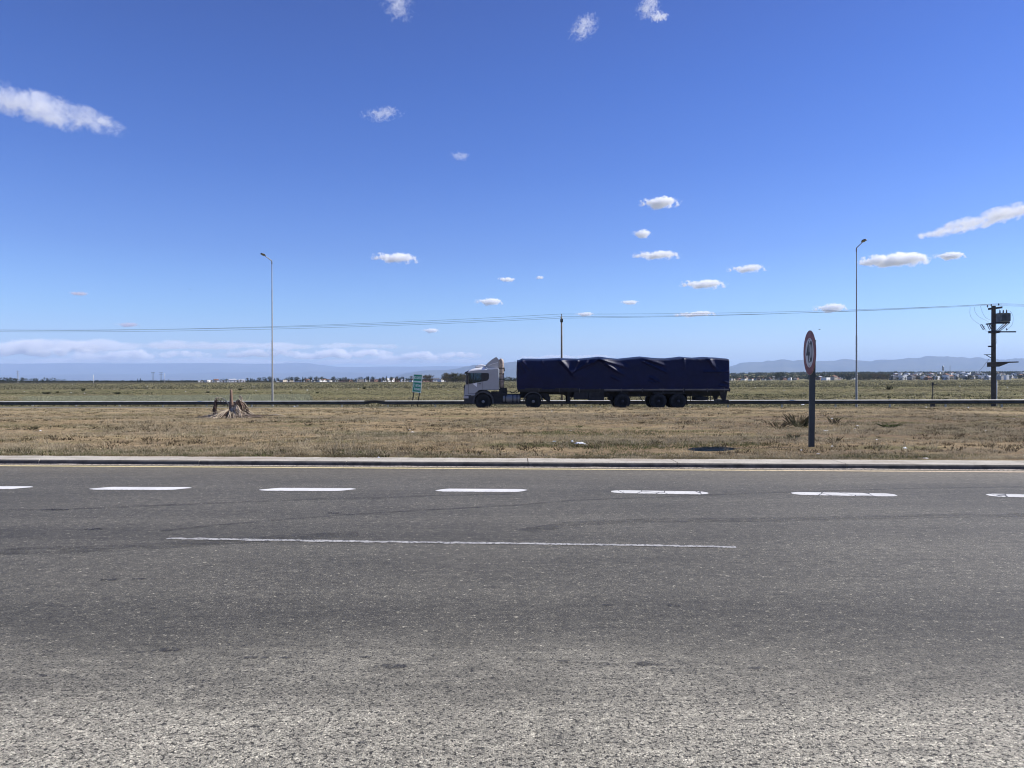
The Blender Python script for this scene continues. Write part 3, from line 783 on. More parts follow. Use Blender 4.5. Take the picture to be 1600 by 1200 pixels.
# thin stay post beside the transformer pole
q = P(1457.4, 620, 56.6); gz3 = ground_z(q.x, q.y)
sp = empty('marker_post', (q.x, q.y, gz3), 0, 'thin grey pipe post with a short arm, standing behind the crash barrier', 'post')
hz = P(1457, 596.5, 56.6).z - gz3
m = MB(); m.tube([(0,0,-.2),(0,0,hz)], .035, 10); m.build('pipe', M_CONCD, sp)
m = MB(); m.tube([(0,0,hz-.17),(.44,0,hz-.24)], .016, 6); m.box((-.05,-.05,hz-.24),(.05,.05,hz-.08)); m.build('arm', M_BLK, sp)
m = MB(); m.box((-.15,-.13,-.3),(.15,.13,.30), taper=.92); m.build('footing', M_CONCD, sp, bevel=.02)

# green road sign
M_SGREEN = simple('sign_green', (.018, .30, .15), 0.5, 0, 0.12, 2)
M_SWHITE = simple('sign_white', (.90, .95, .82), 0.5, 0, 0.06, 3)
M_SPOST = simple('dark_sign_post', (.035, .033, .03), 0.7, 0, 0.2)
M_SBACK = simple('sign_back', (.3, .3, .3), 0.5, 0.5, 0.1)
DG = 61.0; c0 = P(651.2, 632, DG); gz = ground_z(c0.x, c0.y)
sg = empty('road_sign', (c0.x, c0.y, gz), 0, 'green road sign with white lettering reading RIO CUARTO, behind the crash barrier', 'road sign')
sc_ = DG/F
def SG(px, py, dy=0.0): p = P(px, py, DG); return Vector((p.x - c0.x, dy, p.z - gz))
A, B, C_, D_ = SG(645.2, 584.3), SG(661.4, 585.2), SG(658.4, 613.6), SG(643.3, 612.6)
# the panel is turned: its right edge stands nearer the road
A.y = D_.y = .45; B.y = C_.y = -.45
U_ = ((B-A)+(C_-D_))*.5; V_ = ((A-D_)+(B-C_))*.5; ctr = (A+B+C_+D_)/4
W_, H_ = U_.length, V_.length; U = U_.normalized(); V = (V_ - U*V_.dot(U)).normalized(); lean = V_.dot(U)/H_; N = U.cross(V)*1.0
if N.y > 0: N = -N
Vs = (V + U*lean)
def pm(u, v, n): return ctr + U*(u*W_) + Vs*(v*H_) + N*n
def panel(m, u0, v0, u1, v1, n0, n1):
    k = len(m.v); m.v += [tuple(pm(a, b, n)) for n in (n0, n1) for a, b in ((u0,v0),(u1,v0),(u1,v1),(u0,v1))]
    for f in ((3,2,1,0),(4,5,6,7),(0,1,5,4),(1,2,6,5),(2,3,7,6),(3,0,4,7)): m._f([k+i for i in f])
m = MB(); panel(m, -.5,-.5,.5,.5, -.02, .0); m.build('panel_back', M_SBACK, sg)
m = MB(); panel(m, -.5, .095, .5, .5, .001, .008); m.build('top_border', M_SWHITE, sg)
m = MB(); panel(m, -.455, .128, .455, .465, .0085, .012); m.build('top_panel', M_SGREEN, sg)
m = MB(); panel(m, -.5, -.5, .5, .080, .001, .008); m.build('lower_border', M_SWHITE, sg)
m = MB(); panel(m, -.455, -.465, .455, .048, .0085, .012); m.build('lower_panel', M_SGREEN, sg)
m = MB(); panel(m, -.47, .082, .47, .093, .001, .012); m.build('white_stripe', M_SWHITE, sg)
def tm(u, v, n): o_ = pm(u, v, n); return Matrix(((U.x, Vs.x, N.x, o_.x),(U.y, Vs.y, N.y, o_.y),(U.z, Vs.z, N.z, o_.z),(0,0,0,1)))
text_mesh('RIO CUARTO', .30, 'lettering', M_SWHITE, sg, tm(0, .30, .014), .03, .002, W_*.86)
text_mesh('RETOMA', .25, 'lettering', M_SWHITE, sg, tm(.13, -.13, .014), .03, .002, W_*.60)
text_mesh('ROSARIO', .25, 'lettering', M_SWHITE, sg, tm(.10, -.33, .014), .03, .002, W_*.68)
m = MB()
def ap(u, v): return tuple(pm(u, v, .015))
for quad_ in (((-.40,-.04),(-.33,-.04),(-.33,-.22),(-.40,-.20)), ((-.33,-.17),(-.33,-.22),(-.24,-.36),(-.24,-.31)), ((-.43,-.10),(-.365,.01),(-.30,-.10),(-.365,-.08))):
    n_ = len(m.v); m.v += [ap(*q_) for q_ in quad_] + [tuple(Vector(ap(*q_)) - N*.002) for q_ in quad_]
    m._f([n_+i for i in range(4)]); m._f([n_+7-i for i in range(4)])
m.build('arrow', M_SWHITE, sg)
for (px0, px1, u) in ((643.0, 641.6, -.36), (654.6, 652.0, .30)):
    a = pm(u, .42, -.045); b = SG(px1, 639.5); f_ = pm(u, -.5, -.045); bb = Vector((b.x, f_.y, -.2))
    m = MB(); m.tube([a, f_, bb], .05, 6); m.build('sign_post', M_SPOST, sg)

# speed limit sign
M_RED = simple('sign_red', (.22, .022, .018), 0.45, 0, 0.25, 6)
M_WHT = simple('sign_face', (.62, .61, .58), 0.5, 0, 0.08, 5)
M_NUM = simple('sign_black', (.015, .017, .02), 0.5, 0, 0.2)
M_TEAL = simple('channel_post_paint', (.045, .052, .055), 0.5, 0.2, 0.25, 4)
bs = G(1267.2, 698.5); x, y = bs.x, bs.y; D = y
ss = empty('speed_limit_sign', (x, y, bs.z), 0, 'round speed limit sign with red ring reading 40 on a dark post beside the kerb', 'road sign')
k = D/F; tw = R(6.8)
pd_ = Vector((math.sin(tw), math.cos(tw), 0)); nn = Vector((-math.cos(tw), math.sin(tw), 0))     # plane direction (away) and facing
cz_ = P(1265.0, 551.2, D).z - bs.z; cx_ = P(1265.0, 551.2, D).x - x
Rr = 35.0*k
Mx = Matrix(((-pd_.x, 0, nn.x, cx_),(-pd_.y, 0, nn.y, 0),(0, 1, 0, cz_),(0,0,0,1)))   # x: viewer's right, y: up, z: out of the face
def disc(name, r0, r1, z0, z1, mat, parent):
    m = MB(); m.smooth = True
    pr = [(r0, z0), (r1, z0), (r1, z1), (r0, z1)] if r0 > 0 else [(0, z0), (r1, z0), (r1, z1), (0, z1)]
    if r0 > 0: pr.append(pr[0])
    n = 64; base = len(m.v)
    for r_, z_ in pr:
        for j in range(n):
            a = 2*math.pi*j/n; m.v.append(tuple(Mx @ Vector((r_*math.cos(a), r_*math.sin(a), z_))))
    for i in range(len(pr)-1):
        for j in range(n):
            q = (j+1) % n; m._f((base+i*n+j, base+i*n+q, base+(i+1)*n+q, base+(i+1)*n+j))
    return m.build(name, mat, parent, smooth=False)
disc('back_plate', 0, Rr, -.006, 0, M_SBACK, ss)
disc('white_face', 0, Rr*.66, .0005, .004, M_WHT, ss)
disc('red_ring', Rr*.66, Rr*.985, .0005, .005, M_RED, ss)
text_mesh('40', .60, 'numerals', M_NUM, ss, Mx @ Matrix.Translation((0, 0, .006)) @ Matrix.Diagonal((.82, 1.08, 1, 1)), .012, .001)
for v in (.29, -.29):
    m = MB(); c = Mx @ Vector((0, v, .006)); m.tube([Mx @ Vector((0, v, .003)), Mx @ Vector((0, v, .012))], .014, 8); m.build('bolt', M_SBACK, ss)
m = MB(); tx = P(1270.6, 560, D).x - x; top = Vector((tx, 0, P(1270, 531, D).z - bs.z))
# a folded channel post, leaning very slightly; wide side to the camera
n_ = len(m.v); hw = .058
for z_, xc in ((-.3, 0.0), (top.z, tx*.75)):
    for dx, dy in ((-hw,.03),(-hw,-.03),(hw,-.03),(hw,.03),(hw-.008,.03),(hw-.008,-.022),(-hw+.008,-.022),(-hw+.008,.03)):
        m.v.append((xc + dx + .012, dy + .02, z_))
for i in range(8): j = (i+1) % 8; m._f((n_+i, n_+j, n_+8+j, n_+8+i))
m._f([n_+i for i in range(8)][::-1]); m._f([n_+8+i for i in range(8)])
m.build('channel_post', M_TEAL, ss)
for v in (.2, -.2):
    m = MB(); m.box((cx_-.01, -.06, cz_+v-.02), (cx_+.07, .05, cz_+v+.02)); m.build('clamp', M_SBACK, ss)

# ------------------------------------------------------------------ the dead palm on the verge
M_FROND = simple('dry_palm_leaf', (.46, .38, .29), 0.9, 0, 0.5, 9)
M_FRONDB = simple('brown_palm_leaf', (.10, .065, .048), 0.9, 0, 0.5, 9)
M_STALK = simple('dry_leaf_stalk', (.42, .35, .25), 0.85, 0, 0.35, 9)
M_TRUNK = simple('palm_stump_bark', (.22, .145, .105), 0.95, 0, 0.45, 14, 0.6)
pb = G(364, 652.5); k = pb.y/F
pm_ = empty('dead_palm', tuple(pb), 0, 'dead palm stump with collapsed dry fronds on the brown verge', 'dead palm')
def DP(px, py, dy=0.0): return Vector(((px-364)*k, dy, (652.5-py)*k))
m = MB(); m.smooth = True; rr = random.Random(4)
def tk_(u, v):
    z = -.1 + 1.28*u; a = v*2*math.pi; r_ = (.10*(1-u)**1.5+.05)*(1+.25*mnoise.noise(Vector((math.cos(a)*2, math.sin(a)*2, z*6))))
    if u > .97: r_ *= .3
    return DP(362,652.5) + Vector((math.cos(a)*r_ - .02*u, math.sin(a)*r_, z))
m.grid(tk_, 26, 14); m.build('stump', M_TRUNK, pm_, smooth=True)
def frond(path, leafL, mat, n=26, droop=1.0, wd=.012, seed=1, both=True, stalk=.018):
    rr = random.Random(seed); pp = [Vector(p) for p in path]; fine_ = []
    for i in range(len(pp)-1):
        p0, p1, p2, p3 = pp[max(0,i-1)], pp[i], pp[i+1], pp[min(len(pp)-1,i+2)]
        for q in range(8):
            t = q/8; fine_.append(0.5*((2*p1)+(p2-p0)*t+(2*p0-5*p1+4*p2-p3)*t*t+(3*p1-p0-3*p2+p3)*t*t*t))
    fine_.append(pp[-1]); K = len(fine_)
    m = MB(); m.tube(fine_, [stalk*(1-.7*i/K) for i in range(K)], 6)
    o = m.build('frond', M_STALK, pm_)
    m = MB()
    for i in range(n):
        t = .25 + .75*(i+rr.random())/n; q = t*(K-1); a = int(q); b = min(K-1, a+1); p = fine_[a].lerp(fine_[b], q-a)
        tg = (fine_[b]-fine_[max(0,a-1)]).normalized()
        for s in ((1, -1) if both else (1,)):
            sd_ = Vector((rr.uniform(-1,1), s*rr.uniform(.2,1), rr.uniform(-.2,.4))).normalized()
            dirv = (sd_*.6 + tg*.5 + Vector((0,0,-droop*rr.uniform(.6,1.3)))).normalized(); L = leafL*rr.uniform(.6,1.15)
            w0 = Vector((dirv.y, -dirv.x, 0.1)); w0 = (w0.normalized() if w0.length > .01 else Vector((1,0,0)))*wd*rr.uniform(.6,1.4)
            mid = p + dirv*L*.5 + Vector((0,0,.03*L)); tip = p + dirv*L + Vector((rr.uniform(-.04,.04),rr.uniform(-.04,.04),-.12*L*droop))
            if tip.z < .01: tip.z = .01 + rr.random()*.02
            if mid.z < .015: mid.z = .02
            nn_ = len(m.v); m.v += [tuple(p), tuple(mid+w0), tuple(tip), tuple(mid-w0)]; m._f((nn_, nn_+1, nn_+2, nn_+3))
    m.build('leaflets', mat, o, fix=False)
# hanging dark tuft on an arched stalk
frond([DP(361,640), DP(357,630,-.05), DP(350,623,-.08), DP(345,621.3,-.1), DP(340,621.5,-.1), DP(338.5,628,-.1)], .30, M_FRONDB, 16, 2.4, .012, 1, stalk=.03)
frond([DP(341,621,-.1), DP(338.4,624,-.12), DP(337.6,632,-.12), DP(338.6,640,-.12)], .34, M_FRONDB, 80, 1.9, .022, 2, stalk=.04)
for i, (pts, L, mt) in enumerate([
    ([(363,640,0),(368,630,-.05),(374,624,-.1),(378,628,-.1),(381,640,-.1)], .22, M_FRONDB),
    ([(364,640,.05),(370,632,.1),(376,628,.2),(383,636,.25),(384,648,.3)], .25, M_FRONDB),
    ([(365,642,-.1),(371,634,-.3),(378,634,-.45),(384,646,-.55)], .2, M_FROND),
    ([(363,642,-.1),(366,636,-.25),(372,640,-.45),(378,651,-.6)], .2, M_FROND),
    ([(362,644,-.1),(358,640,-.3),(352,648,-.5),(342,652,-.6)], .2, M_FROND),
    ([(361,646,0),(354,645,-.1),(344,650,-.15),(320,653.2,-.2)], .14, M_FROND),
    ([(361,646,.1),(350,643,.2),(338,648,.3),(325,651.5,.3)], .18, M_FRONDB),
    ([(362,645,-.2),(350,648,-.5),(338,652,-.7),(328,653.6,-.8)], .12, M_FROND),
    ([(366,646,-.1),(374,644,-.3),(384,650,-.5),(392,653,-.6)], .14, M_FROND),
    ([(366,646,.1),(380,642,.2),(392,649,.2),(407,652,.2)], .12, M_FRONDB),
    ([(364,644,-.2),(366,642,-.5),(369,648,-.7),(371,654,-.85)], .16, M_FROND),
    ([(363,644,-.2),(361,641,-.5),(358,648,-.75),(357,655,-.9)], .16, M_FRONDB),
    ([(365,638,0),(371,628,.1),(376,622,.15),(372,618,.2)], .10, M_FROND),
    ([(363,642,.2),(358,638,.5),(350,646,.8),(344,652,.9)], .18, M_FRONDB),
    ([(366,642,.2),(372,636,.5),(380,644,.8),(388,651,.9)], .18, M_FROND)]):
    frond([DP(a_, b_, c_) for a_, b_, c_ in pts], L*1.25, mt, 34, 1.3, .02, 20+i, stalk=.028)
for i in range(54):
    a_ = rr.uniform(0, 6.28); e_ = 364 + math.cos(a_)*rr.uniform(18, 50)*(1.0 if math.cos(a_) < 0 else .85); f_ = math.sin(a_)*1.1
    frond([DP(364+math.cos(a_)*2, 644, f_*.1), DP(364+(e_-364)*.35, rr.uniform(640, 648), f_*.4), DP(e_, 651.6, f_)], .12, M_FROND if i % 2 else M_FRONDB, 12, .9, .018, 200+i, stalk=.024)
m = MB(); rr = random.Random(9)
for i in range(200):
    a = rr.uniform(0, 6.28); r_ = rr.random()**.6*1.0; p = Vector((math.cos(a)*r_*1.05, math.sin(a)*r_*.8, .015+.1*max(0,.5-r_)*rr.random()))
    d_ = Vector((math.cos(a+rr.uniform(-.6,.6)), math.sin(a+rr.uniform(-.6,.6)), rr.uniform(-.1,.25)))*rr.uniform(.12,.4); w0 = Vector((-d_.y, d_.x, 0)).normalized()*rr.uniform(.012,.035)
    q_ = p + d_*.5 + Vector((0,0,.03)); t_ = p + d_; t_.z = max(t_.z, .01); n_ = len(m.v); m.v += [tuple(p-w0), tuple(p+w0), tuple(q_+w0), tuple(t_), tuple(q_-w0)]; m._f((n_, n_+1, n_+2, n_+3, n_+4))
for i in range(70):
    a = 3.14 + rr.gauss(0, .5) if i % 3 else rr.gauss(0, .5); r_ = rr.uniform(.15, 1.0); p = Vector((math.cos(a)*r_*1.1, math.sin(a)*r_*1.3 - .2, .04+.18*(1-r_)*rr.random()))
    d_ = Vector((math.cos(a)*rr.uniform(.7, 1.2), rr.uniform(-.35,.35), -.06))*rr.uniform(.25,.6); w0 = Vector((-d_.y, d_.x, .35*d_.length)).normalized()*rr.uniform(.012,.03)
    q_ = p + d_*.5 + Vector((0,0,.05)); t_ = p + d_; t_.z = max(t_.z, .015); n_ = len(m.v); m.v += [tuple(p-w0), tuple(p+w0), tuple(q_+w0), tuple(t_), tuple(q_-w0)]; m._f((n_, n_+1, n_+2, n_+3, n_+4))
m.build('fallen_leaves', M_FROND, pm_, fix=False)
c = G(428, 650.5); m = MB(); m.tube([(-.42,.02,.02),(-.15,0,.05),(.05,.02,.07),(.3,0,.05),(.5,.03,.02)], [.012,.028,.03,.02,.008], 7)
o = m.build('dry_stalk', M_STALK); o.location = c; tag(o, 'pale dry palm stalk lying on the grass beside the dead palm stump', 'stalk')

# ------------------------------------------------------------------ weeds, clods, litter
def weed(px, py, hpx, wpx, mat, label, cat='weed', nb=60, lean=.5, seed=1, name='weed', dense=1.0, blade=.006):
    c = G(px, py); k = c.y/F; h = hpx*k; rad = wpx*k/2; rr = random.Random(seed); m = MB()
    if name == 'weed': nb = int(nb*.5); h *= .85; blade *= .7; dense *= 2
    for i in range(nb):
        a = rr.uniform(0, 6.28); r_ = rad*.7*math.sqrt(rr.random()); b = Vector((math.cos(a)*r_, math.sin(a)*r_, -.01))
        o_ = Vector((math.cos(a), math.sin(a), 0)); L = h*rr.uniform(.45, 1.05); lw = rad*rr.uniform(.1, 1)*lean*1.3
        mid = b + o_*lw*.4 + Vector((0,0,L*.6)); tip = b + o_*lw + Vector((0,0,L))
        w0 = Vector((-math.sin(a), math.cos(a), 0))*blade*rr.uniform(.6,1.5)
        n_ = len(m.v); m.v += [tuple(b-w0), tuple(b+w0), tuple(mid+w0*.8), tuple(tip), tuple(mid-w0*.8)]; m._f((n_, n_+1, n_+2, n_+3, n_+4))
        for q in range(int(3*dense)):
            t = rr.uniform(.3, 1); p = b.lerp(tip, t); dd = Vector((rr.uniform(-1,1), rr.uniform(-1,1), rr.uniform(0,.8)))*h*.14; w1 = Vector((-dd.y, dd.x, 0)).normalized()*blade*1.6
            n_ = len(m.v); m.v += [tuple(p), tuple(p+dd*.5+w1), tuple(p+dd), tuple(p+dd*.5-w1)]; m._f((n_, n_+1, n_+2, n_+3))
    o = m.build(name, mat, fix=False); o.location = c; return tag(o, label, cat)
M_WEEDD = mat_blade('weed_dark', [(.07,.085,.05),(.12,.12,.08),(.17,.16,.11)])
M_WEEDB = mat_blade('weed_brown', [(.13,.11,.075),(.22,.185,.13),(.10,.09,.06)])
M_WEEDG = mat_blade('weed_green', [(.05,.09,.035),(.09,.13,.055),(.06,.08,.04)])
M_WEEDS = mat_blade('weed_straw', [(.38,.33,.23),(.28,.24,.17),(.45,.40,.30)])
weed(1245, 665, 24, 34, M_WEEDB, 'largest wiry brown weed, just beside the 40 sign post', nb=120, seed=1, lean=.8)
weed(1251, 668, 16, 24, M_WEEDD, 'dark green weed at the foot of the wiry brown weed near the 40 sign', nb=90, seed=2, lean=1)
weed(1217, 668, 14, 26, M_WEEDB, 'low brown weed second from the 40 sign post', nb=90, seed=3, lean=1)
weed(1302, 662, 14, 22, M_WEEDB, 'wispy brown weed just past the 40 sign post', nb=60, seed=4, lean=1)
weed(1390, 668, 9, 22, M_WEEDG, 'low bright green tuft alone on the verge near the street lamp', nb=110, seed=5, lean=1.2)
weed(1240, 685, 11, 16, M_WEEDD, 'small dark weed on bare soil in front of the 40 sign', nb=60, seed=6, lean=1.1)
weed(1304, 690, 13, 18, M_WEEDB, 'leafless brown sprig on the soil just past the 40 sign foot', nb=40, seed=7, lean=1)
weed(1373, 703, 16, 16, M_WEEDS, 'pale upright straw sprig near the kerb under the street lamp', nb=26, seed=8, lean=.8)
weed(52, 671, 7, 11, M_WEEDD, 'small dark spiky tuft beside a white scrap on the verge', nb=70, seed=9, lean=1.1)
weed(18, 672, 4, 11, M_WEEDB, 'flat brown tuft nearest the edge of the verge, alone', nb=50, seed=10, lean=1.2)
weed(166, 675, 4, 8, M_WEEDB, 'lone dark brown clump on the open verge', nb=50, seed=11, lean=1.2)
weed(482, 665, 6, 10, M_WEEDB, 'dark clod of dead weed past the dry palm stalk', nb=60, seed=12, lean=1.2)
weed(504, 664, 4, 7, M_WEEDB, 'smaller dark clod beside the clod of dead weed', nb=50, seed=13, lean=1.2)
weed(532, 667, 5, 6, M_WEEDD, 'small dark upright clump, farthest clod from the dead palm', nb=40, seed=14, lean=.8)
weed(1024, 693, 9, 14, M_WEEDB, 'low brown bush on the verge under the truck rear wheels', nb=70, seed=15, lean=1.1)
weed(1068, 657, 9, 12, M_WEEDS, 'tall straw sprigs on the verge below the rear axle', nb=30, seed=16, lean=.6)
weed(905, 668, 6, 10, M_WEEDG, 'small green sprig on the verge above the white plastic scrap', nb=40, seed=17, lean=1)
weed(1390, 609, 8, 9, M_WEEDD, 'dark dry shrub alone in the field behind the crash barrier', 'shrub', nb=70, seed=18, lean=.9, name='shrub', blade=.018)
for i, (px, py, h_, w_, lb) in enumerate([(73,616,4,8,'low dark shrub in the field next to a white scrap'),(130,611,5,5,'small round dark shrub, tallest in the field above the silver grass'),(183,616,4,8,'wide dark shrub at the rim of the silver grass'),
     (90,614,3,4,'tiny dark shrub between two wider ones in the field'),(325,614,3,4,'small dark shrub just beside the dead palm in the field'),(375,610,4,5,'dark shrub right above the dead palm fronds'),(569,608,4,4,'small dark shrub midway between lamp and green sign'),(496,614,2,5,'flat dark shrub in the field past the street lamp')]):
    weed(px, py, h_, w_, M_WEEDD, lb, 'shrub', nb=90, seed=30+i, lean=.9, name='shrub', blade=.03)

M_PLASTIC = simple('white_plastic', (.78, .79, .80), 0.5, 0, 0.08, 8)
M_PLBLUE = simple('pale_blue_plastic', (.45, .58, .66), 0.4, 0, 0.1, 8)
M_PAPER = simple('dirty_paper', (.66, .62, .56), 0.8, 0, 0.15, 8)
def scrap(px, py, wpx, hpx, mat, label, group, seed):
    c = G(px, py); k = c.y/F; rr = random.Random(seed); m = MB(); sx, sz = wpx*k/2, max(.02, hpx*k); ang = rr.uniform(-.4, .4)
    nx, ny = 7, 5
    def fn(u, v):
        x, y = (u-.5)*2, (v-.5)*2; e = 1 - .35*abs(x*y)
        z = sz*(.25 + .75*abs(mnoise.noise(Vector((x*1.7+seed*3.1, y*1.7, seed)))*1.6))*(1-.75*max(abs(x), abs(y))**2) + .004
        return (x*sx*e*(1+.3*mnoise.noise(Vector((seed, y*2, 1)))), y*sx*.6*e*(1+.3*mnoise.noise(Vector((x*2, seed, 2)))), max(.004, z))
    m.grid(fn, nx, ny); o = m.build('paper_scrap', mat, fix=False); o.location = c; o.rotation_euler = (0, 0, ang)
    s_ = o.modifiers.new('thick', 'SOLIDIFY'); s_.thickness = .003
    return tag(o, label, 'litter', group)
GV = 'litter scattered over the verge'
for i, (px, py, w_, h_, mt, lb) in enumerate([
    (906,694,20,5,M_PLASTIC,'crumpled white plastic bag, largest scrap on the verge'),(894,692,5,6,M_PLASTIC,'upright white flap of plastic against the crumpled bag'),(866,691,7,4,M_PLBLUE,'pale bluish plastic wrapper beside the crumpled white bag'),
    (915,696,7,1.5,M_PAPER,'flat paper strip under the edge of the crumpled bag'),(891,673,5,1.2,M_PAPER,'small pale scrap on the verge above the crumpled white bag'),(1290,674,9,2.2,M_PLASTIC,'curled white wrapper just past the 40 sign post'),
    (1300,655,4,2.2,M_PLASTIC,'small white ball of paper by the wispy weed past the 40 sign'),(1340,666,6,1.6,M_PLASTIC,'flat white scrap near the green tuft'),(1336,670,4,1.2,M_PAPER,'smaller off-white scrap below the flat one near the green tuft'),
    (1370,688,4,2,M_PLASTIC,'round white scrap on the verge above the straw sprig'),(1414,701,8,2,M_PLASTIC,'white card lying near the kerb below the street lamp'),(1300,698,4,1.8,M_PLASTIC,'white scrap level with the foot of the 40 sign'),
    (1252,704,4,1.8,M_PLASTIC,'white crumb of plastic close in front of the 40 sign foot'),(1278,710,5,1.6,M_PLASTIC,'white scrap at the kerb edge below the 40 sign'),(1254,633,7,3,M_PLASTIC,'white rag under the crash barrier beside the 40 sign post'),
    (63,674,4,2.6,M_PLASTIC,'white scrap beside the small dark spiky tuft'),(592,716,4,2.4,M_PLASTIC,'white cup fragment at the back of the kerb'),(645,676,9,1.8,M_PAPER,'pinkish flat paper lying on the middle of the verge'),(640,672,4,2.4,M_PAPER,'pinkish crumpled bit beside the flat paper'),
    (862,643,2.4,1.6,M_PLASTIC,'tiny white speck on the verge below the truck drive wheel'),(803,651,3,1.5,M_PAPER,'tiny pale scrap on the verge below the fuel tank'),(1447,637,4,1.8,M_PLASTIC,'white scrap near the footing of the thin grey post'),
    (1513,637.6,3,2,M_PLASTIC,'white scrap left of the transformer pole foot'),(1542,660,3,1.2,M_PAPER,'pale scrap on the verge below the transformer pole'),(1584,655,4,1.3,M_PAPER,'pale flat scrap on the verge right of the transformer pole'),
    (1215,667,2.5,1.5,M_PLASTIC,'tiny white speck among the low weeds before the 40 sign'),(1447,717,10,2.6,M_PAPER,'brown-white wrapper in the gutter'),(44,707.5,8,1.6,M_PAPER,'pale flat scrap at the grassy kerb edge'),(1540,673,3,1.2,M_PLASTIC,'small white crumb alone on the brown verge')]):
    scrap(px, py, w_, h_, mt, lb, GV, i+1)
GF = 'litter scattered over the field'
rr = random.Random(12)
fl = [(12,613),(38,612),(65,606),(113,601),(111,614),(132,615),(178,609),(187,620),(76,615),(395,604),(397,605),(400,611),(440,604),(455,610),(480,610),(527,609),(560,608),(544,625),(619,604),(616,606),(632,602),(610,600),(669,607),(654,602),(1257,615),(1574,606),
      (985,600),(1340,622),(230,604),(290,612),(345,600),(700,611),(690,604),(1180,606),(1225,611),(1430,618),(1596,617),(1500,604)]
for i, (px, py) in enumerate(fl):
    o = scrap(px, py, rr.uniform(1.3, 2.6), rr.uniform(1.0, 2.0), M_PLASTIC if i % 3 else M_PAPER, 'small white scrap of litter lying in the open field', GF, 60+i)
for i, (px, lb) in enumerate([(924,'white lump under the trailer toolbox'),(938,'small white lump past the toolbox under the trailer'),(953,'tiny white lump before the first trailer wheel'),(1044,'bright white heap between the two rear trailer wheels'),(1078,'white lump behind the last trailer wheel'),
      (1095,'white lump under the spare wheel rack'),(1108,'small pale lump under the end of the trailer'),(1127,'tiny white lump by the rear bumper post'),(1400,'white speck on the far shoulder past the street lamp'),(1592,'white flat scrap under the rail past the transformer pole'),(1536,'reddish white scrap under the rail before the transformer pole'),(460,'pale scrap under the barrier past the street lamp')]):
    q = P(px, 633.5, 55.0 if px < 1200 else 53.4); c = Vector((q.x, q.y, ground_z(q.x, q.y)))
    k = c.y/F; sv = G
    G_ = G
    G = lambda a, b, c=c: c
    scrap(px, 634, 3.6 if px != 1044 else 9, 2.6, M_PLASTIC, lb, 'litter on the far shoulder', 120+i)
    G = G_

# ------------------------------------------------------------------ the truck (local x backwards along it, y away from us, z up)
M_CAB = simple('shaded_cab_white', (.345, .35, .365), 0.35, 0, 0.06, 2, coat=.3)  # white paint greyed down: the shade on the cab sides is in the colour
M_CABROOF = simple('sunlit_cab_white', (.80, .79, .77), 0.35, 0, 0.06, 2, coat=.3)  # the same white kept bright, painting the sunlit look of the roof
M_DPLAS = simple('dark_plastic', (.03, .03, .032), 0.6, 0, 0.2)
M_FENDER = simple('fender_plastic', (.055, .055, .058), 0.6, 0, 0.15)
M_TYRE = simple('tyre_rubber', (.018, .018, .019), 0.85, 0, 0.3, 10)
M_RIM = simple('dirty_rim', (.26, .25, .24), 0.5, 0.4, 0.3, 8)
M_RIMD = simple('dark_rim', (.035, .035, .045), 0.55, 0.2, 0.3, 8)
M_CHAS = simple('chassis_black', (.018, .018, .02), 0.7, 0.1, 0.4, 4)
M_ALU = simple('tank_aluminium', (.20, .20, .205), 0.45, 0.35, 0.15, 3)
M_GREYR = simple('bare_side_rail', (.16, .15, .145), 0.7, 0.1, 0.5, 1.5)
M_EXH = simple('tan_intake_stack', (.36, .30, .26), 0.6, 0.1, 0.35, 6)
M_DECAL = simple('white_decal', (.85, .85, .85), 0.4, 0, 0.02)
M_LAMP = simple('headlamp_glass', (.45, .42, .42), 0.15, 0, 0.1)
M_AMBER = simple('amber_lens', (.5, .16, .02), 0.3, 0, 0.1)
M_REDL = simple('red_lens', (.4, .01, .01), 0.3, 0, 0.1)
ng = NT('dark_window_glass'); gl = ng.n('ShaderNodeBsdfGlossy'); gl.inputs['Roughness'].default_value = .04; ng.put(gl.inputs[0], (.8, .85, .9))
gt = ng.n('ShaderNodeBsdfTransparent'); ng.put(gt.inputs[0], (.42, .50, .54)); fr = ng.n('ShaderNodeFresnel'); fr.inputs[0].default_value = 1.45
mx = ng.n('ShaderNodeMixShader'); ng.t.links.new(fr.outputs[0], mx.inputs[0]); ng.t.links.new(gt.outputs[0], mx.inputs[1]); ng.t.links.new(gl.outputs[0], mx.inputs[2]); ng.t.links.new(mx.outputs[0], ng.out.inputs[0])
M_GLASS = ng.m
# tarpaulin: creased dark blue coated fabric
nt_ = NT('blue_tarpaulin'); tp_ = nt_.coord('Object')
cw = nt_.noise(nt_.scale(tp_, (1, 1, 1.6)), 1.6, 5, .6, dist=.8); cw2 = nt_.noise(nt_.scale(tp_, (2.2, 1, .8)), 4, 4, .6, dist=.5)
tc_ = nt_.ramp(nt_.noise(tp_, 1.2, 5, .65), [(.3, (.0016, .0042, .030)), (.7, (.0032, .0075, .052))])
dustt = nt_.ramp(nt_.noise(tp_, 3.5, 5, .7), [(.52, 0.0), (.8, .06)])
tc_ = nt_.mix(dustt, tc_, (.09, .10, .13))
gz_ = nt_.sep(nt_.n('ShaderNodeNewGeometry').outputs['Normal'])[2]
tc_ = nt_.mix(nt_.mapr(gz_, .3, .8, 0, .7, True), tc_, (.014, .026, .06))  # upward-facing cloth paler: dusty tone painted in for the lit shoulder and folds
M_TARP = nt_.pbr(tc_, .5, 0, nt_.bump(nt_.math('ADD', cw, nt_.math('MULTIPLY', cw2, .35)), .45, .05), .25)

